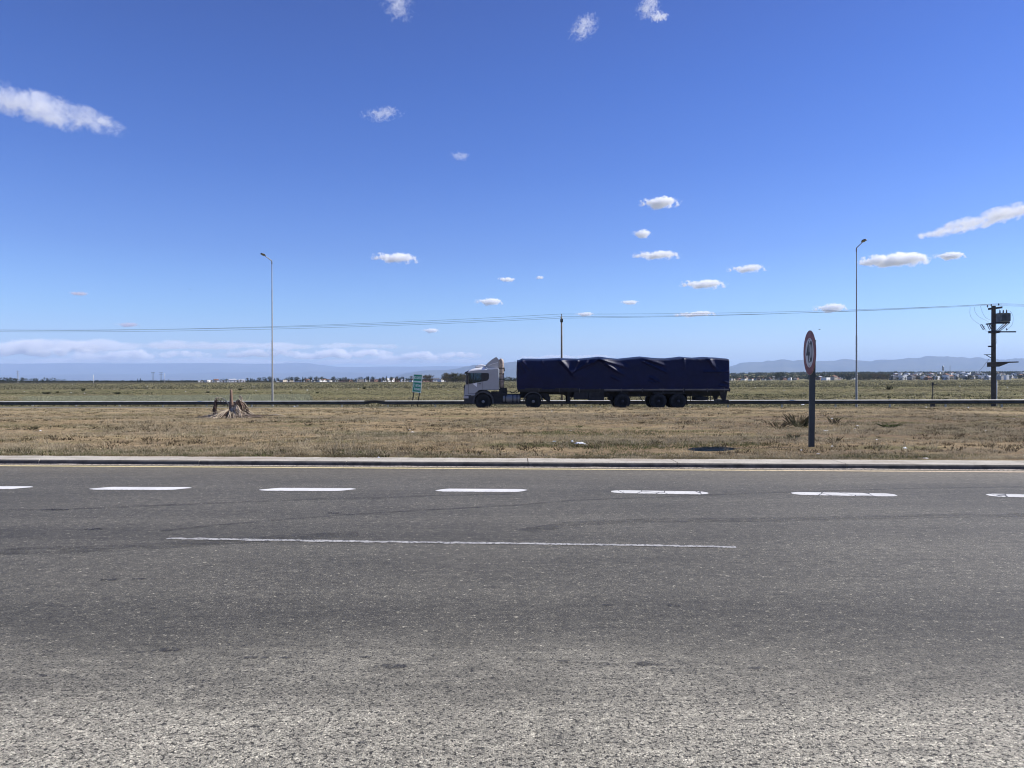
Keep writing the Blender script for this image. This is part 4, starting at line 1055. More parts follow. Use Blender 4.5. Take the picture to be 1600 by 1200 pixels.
TS = 1/23.85
TPX0, TPYG = 727.0, 639.8
def tx(px): return (px - TPX0)*TS
def tz(py): return (TPYG - py)*TS
def Z1(zx, zy): return (tx(720 + zx/13.333), tz(550 + zy/13.333))
Wd = 2.5
tr = P(TPX0, 620, 48.8)
truck = empty('semi_truck', (tr.x, 48.8, -0.356), -0.012, 'white cab semi truck hauling a long trailer under a dark blue tarpaulin', 'truck')
# cab shell: near wall with a window opening, far wall the same, front, rear, roof, floor
outline = [Z1(78,1060), Z1(70,900), Z1(76,780), Z1(100,660), Z1(118,450), Z1(150,410), Z1(210,388), Z1(300,374), Z1(450,366), Z1(600,360), Z1(785,340), Z1(792,785), Z1(450,787), Z1(385,785), Z1(300,862), Z1(285,1060)]
win = [Z1(146,430), Z1(440,428), Z1(580,430), Z1(590,470), Z1(586,550), Z1(555,590), Z1(440,612), Z1(190,655), Z1(140,640)]
def ring_face(m, outer, inner, y, flip=False):
    """flat wall with one opening, cut into a fan of quads between the two outlines"""
    import mathutils
    tri = mathutils.geometry.tessellate_polygon([[Vector((a, b, 0)) for a, b in outer], [Vector((a, b, 0)) for a, b in inner]])
    pts = outer + inner; n = len(m.v); m.v += [(a, y, b) for a, b in pts]
    for t in tri: m._f([n+i for i in t])
m = MB(); yT = Wd - .02
ring_face(m, outline, win, 0.0); ring_face(m, outline, win, yT)
n = len(m.v); k = len(outline); m.v += [(a, 0.0, b) for a, b in outline] + [(a, yT, b) for a, b in outline]
for i in range(k):
    if i in (3, 4): continue                        # the windscreen
    j = (i+1) % k; m._f((n+i, n+j, n+k+j, n+k+i))
cab = m.build('cab', M_CAB, truck, smooth=False)
m = MB(); a, b, c = outline[3], outline[4], outline[5]
for p, q in ((a, b), (b, c)):
    m.quad((p[0]+.003,.10,p[1]), (q[0]+.003,.10,q[1]), (q[0]+.003,yT-.10,q[1]), (p[0]+.003,yT-.10,p[1]))
for y0, y1 in ((0, .10), (yT-.10, yT)):
    m.cur = 1
    for p, q in ((a, b), (b, c)): m.quad((p[0],y0,p[1]), (q[0],y0,q[1]), (q[0],y1,q[1]), (p[0],y1,p[1]))
m.build('windscreen', [M_GLASS, M_CAB], cab, fix=False)
def door_side(y, s):
    m = MB(); m.prism([(x_, z_) for x_, z_ in [Z1(150,433), Z1(262,433), Z1(262,640), Z1(192,652), Z1(146,638)]], y+.014*s, y+.020*s)
    m.prism([Z1(274,433), Z1(430,433), Z1(430,611), Z1(274,637)], y+.014*s, y+.020*s); m.build('door_window', M_GLASS, cab)
    m = MB(); m.prism([Z1(446,433), Z1(578,435), Z1(587,470), Z1(583,549), Z1(553,587), Z1(446,607)], y+.010*s, y+.018*s); m.build('sleeper_window', M_DPLAS, cab)
    m = MB(); m.prism([Z1(262,430), Z1(274,430), Z1(274,638), Z1(262,640)], y+.008*s, y+.024*s); m.prism([Z1(430,430), Z1(446,430), Z1(446,610), Z1(430,614)], y+.008*s, y+.024*s)
    m.prism([Z1(118,428), Z1(154,430), Z1(152,655), Z1(112,660)], y-.002*s, y-.008*s); m.build('window_frame', M_DPLAS, cab)
    m = MB(); L = [Z1(158,660), Z1(158,860), Z1(296,858), Z1(372,790), Z1(448,780), Z1(448,622)]
    for p, q in zip(L, L[1:]):
        m.tube([(p[0], y-.001*s, p[1]), (q[0], y-.001*s, q[1])], .009, 5)
    m.tube([(Z1(448,780)[0], y-.001*s, Z1(448,780)[1]), (Z1(785,778)[0], y-.001*s, Z1(785,778)[1])], .009, 5); m.build('door_seam', M_DPLAS, cab)
    m = MB(); a = Z1(395,655); m.box((a[0]-.08, y-.03*s if s > 0 else y, a[1]-.02), (a[0]+.08, y if s > 0 else y+.03, a[1]+.02)); m.build('door_handle', M_DPLAS, cab)
door_side(0.0, 1); door_side(yT, -1)
m = MB(); m.prism([Z1(248,655), Z1(338,632), Z1(335,722), Z1(300,698)], -.002, -.006); m.build('door_decal', M_DECAL, cab)
# cab floor, seat back and dash, seen through the glass
m = MB(); a = Z1(120,655); b = Z1(440,655); m.box((a[0]+.1,.1,.95),(2.1,yT-.1,1.0)); m.box((a[0]+.03,.1,1.0),(a[0]+.42,yT-.1,a[1]+.04)); m.box((1.28,.1,1.0),(1.36,yT-.1,2.35)); m.build('cab_interior', M_DPLAS, cab)
for y in (.35, 1.55):
    m = MB(); m.box((.78,y,1.02),(1.22,y+.5,1.40)); m.box((1.08,y,1.40),(1.22,y+.5,2.0)); m.build('seat', M_DPLAS, cab, bevel=.03)
rl = [Z1(150,400), Z1(180,368), Z1(230,345), Z1(300,330), Z1(380,318), Z1(455,310), Z1(500,312), Z1(560,332), Z1(610,352)]
m = MB(); rows_ = []
for (a, b), lo in zip(rl, [Z1(0, q)[1] for q in (412, 400, 388, 378, 372, 368, 365, 362, 362)]):
    h_ = b - lo; r_ = [(a, -.004, lo)] + [(a, .30*(1-math.cos(t*math.pi/2)), lo + h_*math.sin(t*math.pi/2)) for t in (.2,.4,.6,.8,1)]
    r_ += [(a, yT - p[1], p[2]) for p in r_[::-1]]; rows_.append(r_)
nr = len(rows_[0])
for r_ in rows_: m.v += r_
for i in range(len(rows_)-1):
    for j in range(nr-1): a = i*nr+j; m._f((a, a+1, a+nr+1, a+nr))
m.build('roof', M_CABROOF, cab, smooth=True)
# sun visor, roof hatch hump, wind deflector
m = MB(); a, b = Z1(92,428), Z1(168,372); m.prism([(a[0]-.06,a[1]-.06),(a[0]-.02,a[1]+.05),(b[0],b[1]-.02),(b[0]+.05,b[1]-.09),(a[0]+.06,a[1]-.03)], .05, yT-.05); m.build('sun_visor', M_DPLAS, cab)
m = MB(); m.prism([Z1(270,316), Z1(300,285), Z1(350,258), Z1(420,247), Z1(500,262), Z1(512,290), Z1(450,312)], .45, yT-.45, y1poly=None); m.build('roof_hatch', M_CABROOF, cab, bevel=.09)
dfl = [Z1(505,296), Z1(530,255), Z1(580,205), Z1(650,148), Z1(740,95), Z1(762,118), Z1(782,165), Z1(782,338), Z1(570,332)]
m = MB(); m.prism(dfl, .16, .19); m.prism(dfl, yT-.19, yT-.16)
n = len(m.v); top = dfl[:6]; m.v += [(a, .19, b) for a, b in top] + [(a, yT-.19, b) for a, b in top]
for i in range(len(top)-1): m._f((n+i, n+i+1, n+len(top)+i+1, n+len(top)+i))
dd = m.build('wind_deflector', M_CAB, cab)
m = MB(); p, q = Z1(580,275), Z1(775,215); m.tube([(p[0],.155,p[1]),(Z1(660,240)[0],.155,Z1(660,240)[1]),(q[0],.155,q[1])], .012, 5); m.build('deflector_crease', M_DECAL, dd)
m = MB(); p, q = Z1(570,338), Z1(785,340); m.box((p[0],-.012,p[1]-.02),(q[0],.16,p[1]+.012)); m.build('roof_gutter', M_CABROOF, cab)
m = MB(); a = Z1(520,340); m.lathe([(.0,0),(.03,0),(.045,.12),(.0,.14)], c=(a[0], .12, a[1]), seg=10); m.build('roof_lamp', M_LAMP, cab)
# wing mirrors
for y, s in ((-.18, -1), (yT+.18, 1)):
    a = Z1(120,470); m = MB(); m.box((a[0]+.02,y-.09,a[1]-.62),(a[0]+.14,y+.09,a[1]-.05)); m.tube([(a[0]+.1,y-.1*s,a[1]+.02),(a[0]+.08,y,a[1]+.02),(a[0]+.08,y,a[1]-.1)], .018, 6)
    m.build('wing_mirror', M_DPLAS, cab, bevel=.02)
# bumper, grille, lamps, step
m = MB(); lo = [Z1(72,900), Z1(290,885), Z1(290,1062), Z1(150,1072), Z1(80,1062), Z1(66,1000)]; m.prism(lo, -.03, yT+.03); m.build('bumper', M_DPLAS, truck, bevel=.03)
m = MB(); a, b = Z1(66,660), Z1(74,880); m.box((a[0]-.035,.35,b[1]),(a[0]+.05,yT-.35,a[1]-.08)); m.build('grille', M_DPLAS, cab)
for y0, y1 in ((-.045, .22), (yT-.22, yT+.045)):
    a, b = Z1(70,960), Z1(200,910); m = MB(); m.box((a[0]-.04,y0,a[1]),(b[0]-.12,y1,b[1])); m.build('headlight', M_LAMP, truck, bevel=.02)
    a, b = Z1(215,890), Z1(285,882); m = MB(); m.box((a[0],y0,a[1]-.06),(b[0],y0+.03 if y0 < 0 else y1,a[1])); m.build('step', M_RIM, truck)

def wheel(cx, y, rim_mat, tyre_w, outer=-1, rad=.525):
    cz = rad
    root = bpy.data.objects.new('wheel', None); COL.objects.link(root); root.parent = truck; root.location = (cx, y, cz)
    m = MB(); h = tyre_w/2
    m.smooth = True
    m.lathe([(.30,-h),(.33,-h),(rad-.05,-h*.98),(rad-.01,-h*.85),(rad,-h*.7),(rad,h*.7),(rad-.01,h*.85),(rad-.05,h*.98),(.33,h),(.30,h),(.30,-h)], axis='Y', seg=48); m.build('tyre', M_TYRE, root)
    m = MB(); o = outer*h
    m.smooth = True
    m.lathe([(.298,-h*.9),(.298,h*.9)], axis='Y', seg=40)
    m.lathe([(.30,o*.98),(.285,o*.98),(.27,o*.80),(.20,o*.55),(.115,o*.62),(.105,o*.95),(.09,o*1.08),(0,o*1.1)], axis='Y', seg=40)
    for i in range(10):
        a = 2*math.pi*i/10; m.lathe([(0,o*.52),(.022,o*.52),(.022,o*.78),(0,o*.8)], c=(math.cos(a)*.165,0,math.sin(a)*.165), axis='Y', seg=8)
    m.build('rim', rim_mat, root)
    return root
WC = [(tx(754.9), M_RIM, .30, 1), (tx(833.2), M_RIM, .60, 0), (tx(972.5), M_RIMD, .60, 0), (tx(1028.7), M_RIMD, .60, 0), (tx(1059.5), M_RIMD, .60, 0)]
for cx, mt, wdt, fr_ in WC:
    wheel(cx, .05 + wdt/2, mt, wdt, -1, .53 if fr_ or True else .5); wheel(cx, Wd-.05-wdt/2, mt, wdt, 1, .53)
    m = MB(); m.tube([(cx,.2,.53),(cx,Wd-.2,.53)], .07, 10); m.build('axle', M_CHAS, truck)
def arch(cx, r0, r1, a0, a1, y0, y1, name, mat):
    m = MB(); n = 20; pts = []
    o_ = [(cx + r1*math.cos(R(a0+(a1-a0)*i/n)), .53 + r1*math.sin(R(a0+(a1-a0)*i/n))) for i in range(n+1)]
    i_ = [(cx + r0*math.cos(R(a0+(a1-a0)*i/n)), .53 + r0*math.sin(R(a0+(a1-a0)*i/n))) for i in range(n+1)]
    base = len(m.v)
    for i in range(n+1):
        for p in (o_[i], i_[i]):
            m.v.append((p[0], y0, p[1])); m.v.append((p[0], y1, p[1]))
    for i in range(n):
        a = base+4*i; b = a+4
        m._f((a, b, b+1, a+1)); m._f((a+2, a+3, b+3, b+2)); m._f((a, a+2, b+2, b)); m._f((a+1, b+1, b+3, a+3))
    m._f((base, base+1, base+3, base+2)); e = base+4*n; m._f((e, e+2, e+3, e+1))
    m.build(name, mat, truck)
arch(tx(754.9), .60, .70, -12, 192, -.04, .42, 'fender', M_FENDER); arch(tx(754.9), .60, .70, -12, 192, Wd-.42, Wd+.02, 'fender', M_FENDER)
arch(tx(833.2), .58, .65, 5, 178, 0, .7, 'fender', M_FENDER); arch(tx(833.2), .58, .65, 5, 178, Wd-.7, Wd, 'fender', M_FENDER)
# chassis rails, sloping tail, tanks, boxes, stack
def Z2(zx, zy): return (tx(700 + zx/6.667), tz(540 + zy/6.667))
for y in (.82, 1.6):
    m = MB(); m.prism([(.3,.72),(.3,.98),(Z2(640,500)[0],1.0),(Z2(980,490)[0],1.04),(Z2(1060,515)[0],.92),(Z2(1066,590)[0],.52),(Z2(1040,590)[0],.5),(Z2(980,560)[0],.78),(2.0,.72)], y, y+.08); m.build('chassis_rail', M_CHAS, truck)
m = MB(); a, b = Z2(960,480), Z2(1064,590); m.prism([(a[0],a[1]),(b[0]-.05,Z2(0,510)[1]),(b[0]+.02,Z2(0,545)[1]),(b[0],b[1]),(b[0]-.12,b[1]+.02),(a[0]+.16,a[1]-.28)], .35, .80); m.build('rear_mudguard', M_CHAS, truck)
m = MB(); a, b = Z2(800,470), Z2(940,490); m.box((tx(826),.7,.98),(tx(842),1.8,1.16)); m.build('fifth_wheel', M_CHAS, truck)
a, b = Z1(805,740), Z1(965,1050); m = MB(); m.box((a[0],.12,b[1]),(b[0],.75,a[1]-.32)); m.box((a[0]+.03,.2,a[1]-.32),(b[0]-.02,.9,a[1])); m.build('battery_box', M_CHAS, truck, bevel=.02)
m = MB(); m.box((2.22,.05,.95),(2.42,2.3,1.35)); m.box((tx(767),.1,.42),(tx(781),.7,1.20)); m.build('chassis_box', M_CHAS, truck)
a, b = Z1(880,890), Z1(1245,1050); m = MB(); m.smooth = True
rz = (a[1]-b[1])/2; cz = (a[1]+b[1])/2
def tank(u, v):
    an = v*2*math.pi; ca, sa = math.cos(an), math.sin(an); e = .62
    rr_ = 1.0; x = a[0] + (b[0]-a[0])*u; sc = 1 if 0.02 < u < .98 else .96
    return (x, .38 - .33*math.copysign(abs(ca)**e, ca)*sc, cz + rz*math.copysign(abs(sa)**e, sa)*sc)
m.grid(tank, 12, 28); m.smooth = False
for x in (a[0], b[0]): m.box((x-.004, .10, cz-rz*.82), (x+.004, .66, cz+rz*.82))
fuel = m.build('fuel_tank', M_ALU, truck)
for zx in (935, 1085, 1170, 1200, 1235):
    x = Z1(zx, 0)[0]; m = MB(); n_ = 28; base = 0
    for v in range(n_):
        an = v/n_*2*math.pi; ca, sa = math.cos(an), math.sin(an); yy = .38-.34*math.copysign(abs(ca)**.62, ca); zz = cz+(rz+.012)*math.copysign(abs(sa)**.62, sa)
        m.v += [(x-.03, yy, zz), (x+.03, yy, zz)]
    for v in range(n_): q = (v+1) % n_; m._f((2*v, 2*v+1, 2*q+1, 2*q))
    m.build('tank_strap', M_CHAS if zx not in (1200,) else M_RIM, fuel, fix=False)
# intake stack behind the cab
a, b = Z1(795,130), Z1(868,640)
m = MB(); m.smooth = True
m.tube([(a[0]+.17,.42,b[1]-.32),(a[0]+.17,.42,b[1]+.0),(a[0]+.17,.42,a[1]-.28),(a[0]+.15,.42,a[1]-.13),(a[0]+.05,.44,a[1]-.05)], [.15,.16,.155,.15,.11], 14)
m.build('intake_stack', M_EXH, truck)
for z_ in (Z1(0,450)[1], Z1(0,330)[1], Z1(0,560)[1]):
    m = MB(); m.lathe([(.165,z_-.03),(.172,z_),(.165,z_+.03),(.15,z_+.03),(.15,z_-.03),(.165,z_-.03)], c=(a[0]+.17,.42,0), seg=18); m.build('stack_clamp', M_DPLAS, truck)
m = MB(); m.tube([(a[0]+.3,.40,Z1(0,300)[1]),(a[0]+.34,.36,Z1(0,330)[1]),(a[0]+.36,.38,Z1(0,380)[1]),(a[0]+.3,.4,Z1(0,400)[1])], .03, 8); m.build('hose', M_DPLAS, truck)
# coiled air lines between cab and trailer
m = MB(); pp = []
for i in range(120):
    t = i/119; x = 2.35 + 1.1*t; z_ = 1.55 - 1.2*t + .9*t*t*.9 - .02; an = t*2*math.pi*9
    pp.append((x + .05*math.cos(an), .95 + .05*math.sin(an), max(1.0, z_ + .02*math.sin(an*.5))))
m.tube(pp, .014, 5); m.build('air_line', M_DPLAS, truck)
m = MB(); q = [Z2(640,470), Z2(665,492), Z2(695,482), Z2(720,458)]; m.tube([(x_, .9, z_) for x_, z_ in q], .03, 6); m.build('air_line', M_DPLAS, truck)

# trailer
def Z3(zx, zy): return (tx(920 + zx/6.667), tz(540 + zy/6.667))
tr_l, tr_r = tx(807.6), tx(1138.5)
floor_t = tz(608.6)
fl_ = bpy.data.objects.new('trailer', None); COL.objects.link(fl_); fl_.parent = truck
m = MB(); m.box((tr_l+.05, .02, floor_t-.14), (tr_r, Wd-.02, floor_t)); m.build('floor_frame', M_CHAS, fl_)
for y in (.72, 1.66):
    m = MB(); m.prism([(tr_l+.2,floor_t-.14),(tr_l+.2,floor_t-.30),(tx(880),floor_t-.34),(tx(890),floor_t-.52),(tr_r-.1,floor_t-.45),(tr_r-.1,floor_t-.14)], y, y+.1); m.build('chassis_beam', M_CHAS, fl_)
nseg = 9; x = tx(985)
xs_ = [tx(q) for q in (808.5, 842, 890, 942, 1003.5, 1068, 1104, 1138.5)]
for q in range(len(xs_)-1):
    m = MB(); m.box((xs_[q]+.02, -.012, floor_t-.07), (xs_[q+1]-.02, .02, floor_t+.10)); m.box((xs_[q]+.02, Wd-.02, floor_t-.07), (xs_[q+1]-.02, Wd+.012, floor_t+.10))
    m.build('side_rail', M_GREYR if q >= 3 else M_CHAS, fl_)
    m = MB(); m.box((xs_[q+1]-.05, -.02, floor_t-.16), (xs_[q+1]+.05, .01, floor_t+.06)); m.build('stake_pocket', M_CHAS, fl_)
# legs, boxes, spare wheel rack, bumper
for y in (.35, 2.05):
    m = MB(); a, b = Z2(1245,460), Z2(1278,600); m.box((a[0],y,b[1]+.02),(b[0],y+.12,floor_t-.1)); m.box((a[0]-.06,y-.05,b[1]-.02),(b[0]+.06,y+.17,b[1]+.02)); m.tube([(b[0],y+.06,b[1]+.25),(Z2(1330,490)[0],y+.06,Z2(1330,490)[1])], .03, 6); m.build('landing_leg', M_CHAS, fl_)
a = Z2(1312,470); m = MB(); m.box((a[0],.08,Z2(0,560)[1]),(tx(919),.6,floor_t-.14)); m.build('tool_box', M_CHAS, fl_, bevel=.02)
m = MB(); m.box((tx(919.5),.05,tz(625.6)),(tx(943.8),.72,floor_t-.14)); m.build('tool_box', M_CHAS, fl_, bevel=.02)
m = MB(); m.lathe([(0,0),(.16,0),(.16,.7),(0,.7)], c=(tx(955.5), .5, .72), axis='Y', seg=16); m.build('air_tank', M_CHAS, fl_)
m = MB(); m.tube([(tx(997),.2,1.05),(tx(1004),.2,.55)], .03, 6); m.tube([(tx(950),.2,1.1),(tx(957),.2,.55)], .02, 6); m.build('stay_rod', M_CHAS, fl_)
for cx in (tx(972.5), tx(1028.7), tx(1059.5)):
    for y in (.72, 1.66):
        m = MB(); m.prism([(cx-.6,1.0),(cx+.6,1.0),(cx+.55,.92),(cx+.12,.62),(cx-.12,.62),(cx-.55,.92)], y-.03, y+.06); m.build('leaf_spring', M_CHAS, fl_)
m = MB(); m.box((tx(1020),.06,1.02),(tx(1070),.62,1.10)); m.box((tx(965),.06,1.04),(tx(982),.62,1.10)); m.build('mudguard', M_CHAS, fl_)
for px in (1072.5, ):
    for y in (.05, Wd-.65): m = MB(); m.box((tx(px),y,.28),(tx(px)+.02,y+.6,1.0)); m.build('mud_flap', M_DPLAS, fl_)
m = MB()
for px in (1083.2, 1111.0): m.box((tx(px)-.02,.25,.52),(tx(px)+.02,.29,floor_t-.14)); m.box((tx(px)-.02,1.0,.52),(tx(px)+.02,1.04,floor_t-.14)); m.box((tx(px)-.02,.25,.50),(tx(px)+.02,1.04,.54))
m.build('spare_rack', M_CHAS, fl_)
m = MB(); m.smooth = True; m.lathe([(.28,0),(.50,.02),(.52,.06),(.52,.22),(.50,.26),(.28,.28),(.28,0)], c=(tx(1096.5), .75, .56), seg=32); sw = m.build('spare_wheel', M_TYRE, fl_)
m = MB(); m.prism([(tx(1123),floor_t-.14),(tx(1136),floor_t-.14),(tx(1133.5),tz(626.5)),(tx(1128.5),tz(626.5))], .15, .3); m.prism([(tx(1123),floor_t-.14),(tx(1136),floor_t-.14),(tx(1133.5),tz(626.5)),(tx(1128.5),tz(626.5))], 2.2, 2.35)
m.box((tx(1129),.1,tz(630)),(tx(1137.5),2.4,tz(625.5))); m.build('rear_bumper', M_CHAS, fl_)
m = MB(); m.tube([(tx(1138),.2,tz(626)),(tx(1141),.2,tz(629)),(tx(1140.5),.2,tz(635))], .025, 6); m.build('chain', M_CHAS, fl_)
for y in (.15, 2.25): m = MB(); m.box((tr_r,y,floor_t-.16),(tr_r+.03,y+.22,floor_t-.06)); m.build('tail_light', M_REDL, fl_)

# the tarpaulin: a closed cover over hoops, sagging between them, with raised diagonal creases
peaks = [(811.5,563.8),(816,561.4),(845,561.9),(873.5,561.0),(905,562.0),(937,559.0),(968,562.2),(1002.8,558.9),(1022,561.0),(1043,561.9),(1067,559.3),(1085,561.0),(1104,560.0),(1120,560.6),(1137,562.2)]
pk = [(tx(a), tz(b)) for a, b in peaks]
def topz(x):
    if x <= pk[0][0]: return pk[0][1]
    for (x0, z0), (x1, z1) in zip(pk, pk[1:]):
        if x <= x1: t = (x-x0)/(x1-x0); return z0 + (z1-z0)*t
    return pk[-1][1]
creases = [  # (x0,z0,x1,z1,height,width) ridges across the near side
 ((873.5,561),(889,578),.085,.16),((876,564),(896,588),.05,.10),((903,564),(896,580),.05,.12),((935,562),(897,580),.045,.10),((916,567),(893,585),.03,.08),
 ((937,560),(958,577),.085,.18),((940,563),(976,574),.06,.10),((946,570),(972,585),.05,.08),((957,590),(965,594),.04,.06),((930,566),(919,575),.03,.08),
 ((1003,560),(1034,570.6),.08,.11),((1005,566),(1038,581.8),.07,.07),((1016,591),(1029,597),.05,.05),((1014,596),(1024,599),.04,.04),((1040,561.5),(1055,563),.03,.08),
 ((1104,561),(1119,580),.05,.13),((1107,561),(1112,576),.025,.06),((1100,582),(1140,582),.03,.05),((1067,560),(1069,575),.03,.06),((1124,603),(1134,605),.04,.05),((1130,597),(1138,600),.03,.05),
 ((812,564),(819,578),.05,.09),((815,563),(826,576),.03,.07),((809,575),(811,600),.02,.06),((845,563),(850,570),.02,.06),((1085,562),(1095,566),.02,.06)]
cr_ = [(tx(a[0]), tz(a[1]), tx(b[0]), tz(b[1]), h*1.35, w_*1.55) for a, b, h, w_ in creases]
def crease(x, z):
    s = 0
    for x0, z0, x1, z1, h, w_ in cr_:
        dx, dz = x1-x0, z1-z0; L2_ = dx*dx+dz*dz; t = ((x-x0)*dx + (z-z0)*dz)/L2_; tc2 = max(0, min(1, t))
        sd2 = ((x-x0)*dz - (z-z0)*dx)/math.sqrt(L2_); ex = (t-tc2)*math.sqrt(L2_)
        d2 = (sd2/w_)**2 + (ex/(w_*1.2))**2
        if d2 < 6:
            up = -sd2*(1 if dx >= 0 else -1)          # a broad upper flank, a sharp drop below
            k_ = .95 if up > 0 else .38
            s += 1.75*h*math.exp(-((sd2/(w_*k_))**2 + (ex/(w_*1.2))**2)) * (1 - .55*tc2)
    return s
zb = tz(608.0)
NX, NZ, NT2 = 420, 60, 14
m = MB(); secs = []
for i in range(NX+1):
    x = tr_l + .02 + (tr_r - tr_l - .03)*i/NX; zt = topz(x); row = []
    endc = min(1, (x-tr_l)/.10, (tr_r-x)/.06); inset = .05*(1-math.sqrt(max(0, endc)))
    sh = .14
    # near side, from hem up to the shoulder
    for j in range(NZ+1):
        t = j/NZ; hem = zb + .025*mnoise.noise(Vector((x*1.6, 0, 5))) + .012*mnoise.noise(Vector((x*5, 1, 5)))
        z = hem + (zt - sh - hem)*t
        y = inset - .02 - .03*math.sin(t*math.pi) - .03*mnoise.noise(Vector((x*.8, z*1.1, 2))) - .012*mnoise.noise(Vector((x*2.5+z, z*2.4, 7))) - crease(x, z) + .012*math.exp(-((z-zb-.12)/.05)**2)
        row.append((x, y, z))
    y0 = row[-1][1]
    for j in range(1, 6):
        a = j/5*math.pi/2; row.append((x, y0 + (sh+.02)*(1-math.cos(a)), zt - sh + sh*math.sin(a) - crease(x, zt-sh)*.15))
    ye = row[-1][1]
    for j in range(1, NT2): t = j/NT2; row.append((x, ye + (Wd-sh-ye)*t, zt + .10*math.sin(t*math.pi)*(1) + .015*mnoise.noise(Vector((x*1.5, t*4, 3)))))
    for j in range(0, 6): a = j/5*math.pi/2; row.append((x, Wd - sh + sh*math.sin(a), zt - sh + sh*math.cos(a)))
    for j in range(1, 13): t = j/12; z = zt - sh + (zb - zt + sh)*t; row.append((x, Wd + .02 + .03*mnoise.noise(Vector((x*.9, z, 12))) - inset, z))
    secs.append(row)
kk = len(secs[0])
for row in secs: m.v += row
for i in range(NX):
    for j in range(kk-1): a = i*kk+j; m._f((a, a+1, a+kk+1, a+kk))
def endcap(i, bulge):
    row = secs[i]; zc = [p for p in row]
    base = len(m.v); xx = row[0][0]
    rings = 5
    cy = Wd/2; cz = (zb + topz(xx))/2
    prev_ = [i*kk+j for j in range(kk)]
    for r_ in range(1, rings+1):
        f_ = 1 - r_/rings; cur_ = []
        for j in range(kk):
            p = row[j]; cur_.append(len(m.v)); m.v.append((xx + bulge*(1-f_*f_) + .015*mnoise.noise(Vector((p[1]*2, p[2]*2, r_))), cy + (p[1]-cy)*f_, cz + (p[2]-cz)*f_))
        for j in range(kk-1): m._f((prev_[j], cur_[j], cur_[j+1], prev_[j+1]) if i else (prev_[j], prev_[j+1], cur_[j+1], cur_[j]))
        prev_ = cur_
endcap(0, -.05); endcap(NX, .04)
m.build('tarpaulin', M_TARP, fl_, smooth=True)
for q in (842, 873.5, 905, 937, 970, 1003, 1035, 1067, 1104, 1130):
    x = tx(q); m = MB(); m.tube([(x,-.05,zb+.06),(x+.01,-.03,zb-.10),(x,-.01,floor_t-.2)], .012, 5); m.build('tie_rope', M_GREYR, fl_)

# the driver, sitting at the wheel on the far seat's near side
M_SKIN = simple('skin', (.32, .19, .13), 0.6, 0, 0.1); M_SHIRT = simple('pale_shirt', (.55, .58, .60), 0.8, 0, 0.1); M_HAIR = simple('dark_hair', (.03, .025, .02), 0.8)
def skin_body(name, J, E, mat, parent=None, loc=(0,0,0)):
    me = bpy.data.meshes.new(name); me.from_pydata([j[0] for j in J], E, []); o = bpy.data.objects.new(name, me); COL.objects.link(o)
    me.materials.append(mat); o.modifiers.new('skin', 'SKIN')
    for i, j in enumerate(J): r_ = j[1]; me.skin_vertices[0].data[i].radius = (r_ if hasattr(r_, '__len__') else (r_, r_))
    me.skin_vertices[0].data[0].use_root = True
    s_ = o.modifiers.new('sub', 'SUBSURF'); s_.levels = 1; s_.render_levels = 2
    if parent is not None: o.parent = parent
    return o
dy = 1.80
J = [((.98,dy,1.48),(.16,.13)),((1.02,dy,1.66),(.15,.11)),((1.03,dy,1.86),(.17,.11)),((1.02,dy,1.99),(.13,.08)),((1.00,dy,2.06),.055),((.99,dy,2.12),.06),((.97,dy,2.20),.095),((.98,dy,2.28),.08),
     ((1.02,dy-.18,1.95),.065),((.86,dy-.22,1.78),.048),((.62,dy-.14,1.80),.035),((.54,dy-.12,1.82),.028),((1.02,dy+.18,1.95),.065),((.86,dy+.22,1.78),.048),((.62,dy+.14,1.80),.035),((.54,dy+.12,1.82),.028),
     ((.80,dy-.10,1.46),.085),((.56,dy-.12,1.48),.07),((.50,dy-.12,1.20),.05),((.80,dy+.10,1.46),.085),((.56,dy+.12,1.48),.07),((.50,dy+.12,1.20),.05)]
E = [(0,1),(1,2),(2,3),(3,4),(4,5),(5,6),(6,7),(3,8),(8,9),(9,10),(10,11),(3,12),(12,13),(13,14),(14,15),(0,16),(16,17),(17,18),(0,19),(19,20),(20,21)]
drv = skin_body('person', J, E, M_SHIRT); drv.location = truck.location; drv.rotation_euler = truck.rotation_euler
tag(drv, 'driver in a pale shirt seated behind the side window of the truck cab', 'person')
drv.data.materials.append(M_SKIN)
hd_ = MB(); hd_.smooth = True
def headf(u, v):
    th = u*math.pi; a = v*2*math.pi; r_ = math.sin(th)
    x = .095*r_*math.cos(a) ; y = .075*r_*math.sin(a); z = .12*math.cos(th)
    if x < -.05 and abs(y) < .02 and -.03 < z < .02: x -= .018
    return (.965 + x, dy + y, 2.215 + z)
hd_.grid(headf, 16, 20); hd_.build('head', M_SKIN, drv, smooth=True)
m = MB(); m.smooth = True
def hairf(u, v):
    th = u*math.pi*.55; a = v*2*math.pi; r_ = math.sin(th); return (.980 + .102*r_*math.cos(a)*(.8 if math.cos(a) < 0 else 1), dy + .083*r_*math.sin(a), 2.222 + .128*math.cos(th))
m.grid(hairf, 10, 20); m.build('hair', M_HAIR, drv, smooth=True)
m = MB(); m.smooth = True
for i in range(24):
    a = 2*math.pi*i/24; b_ = 2*math.pi*(i+1)/24
    m.tube([(.52 - .06*math.sin(a), dy+.2*math.cos(a), 1.80+.19*math.sin(a)), (.52 - .06*math.sin(b_), dy+.2*math.cos(b_), 1.80+.19*math.sin(b_))], .014, 6, cap=False)
m.build('steering_wheel', M_DPLAS, cab)

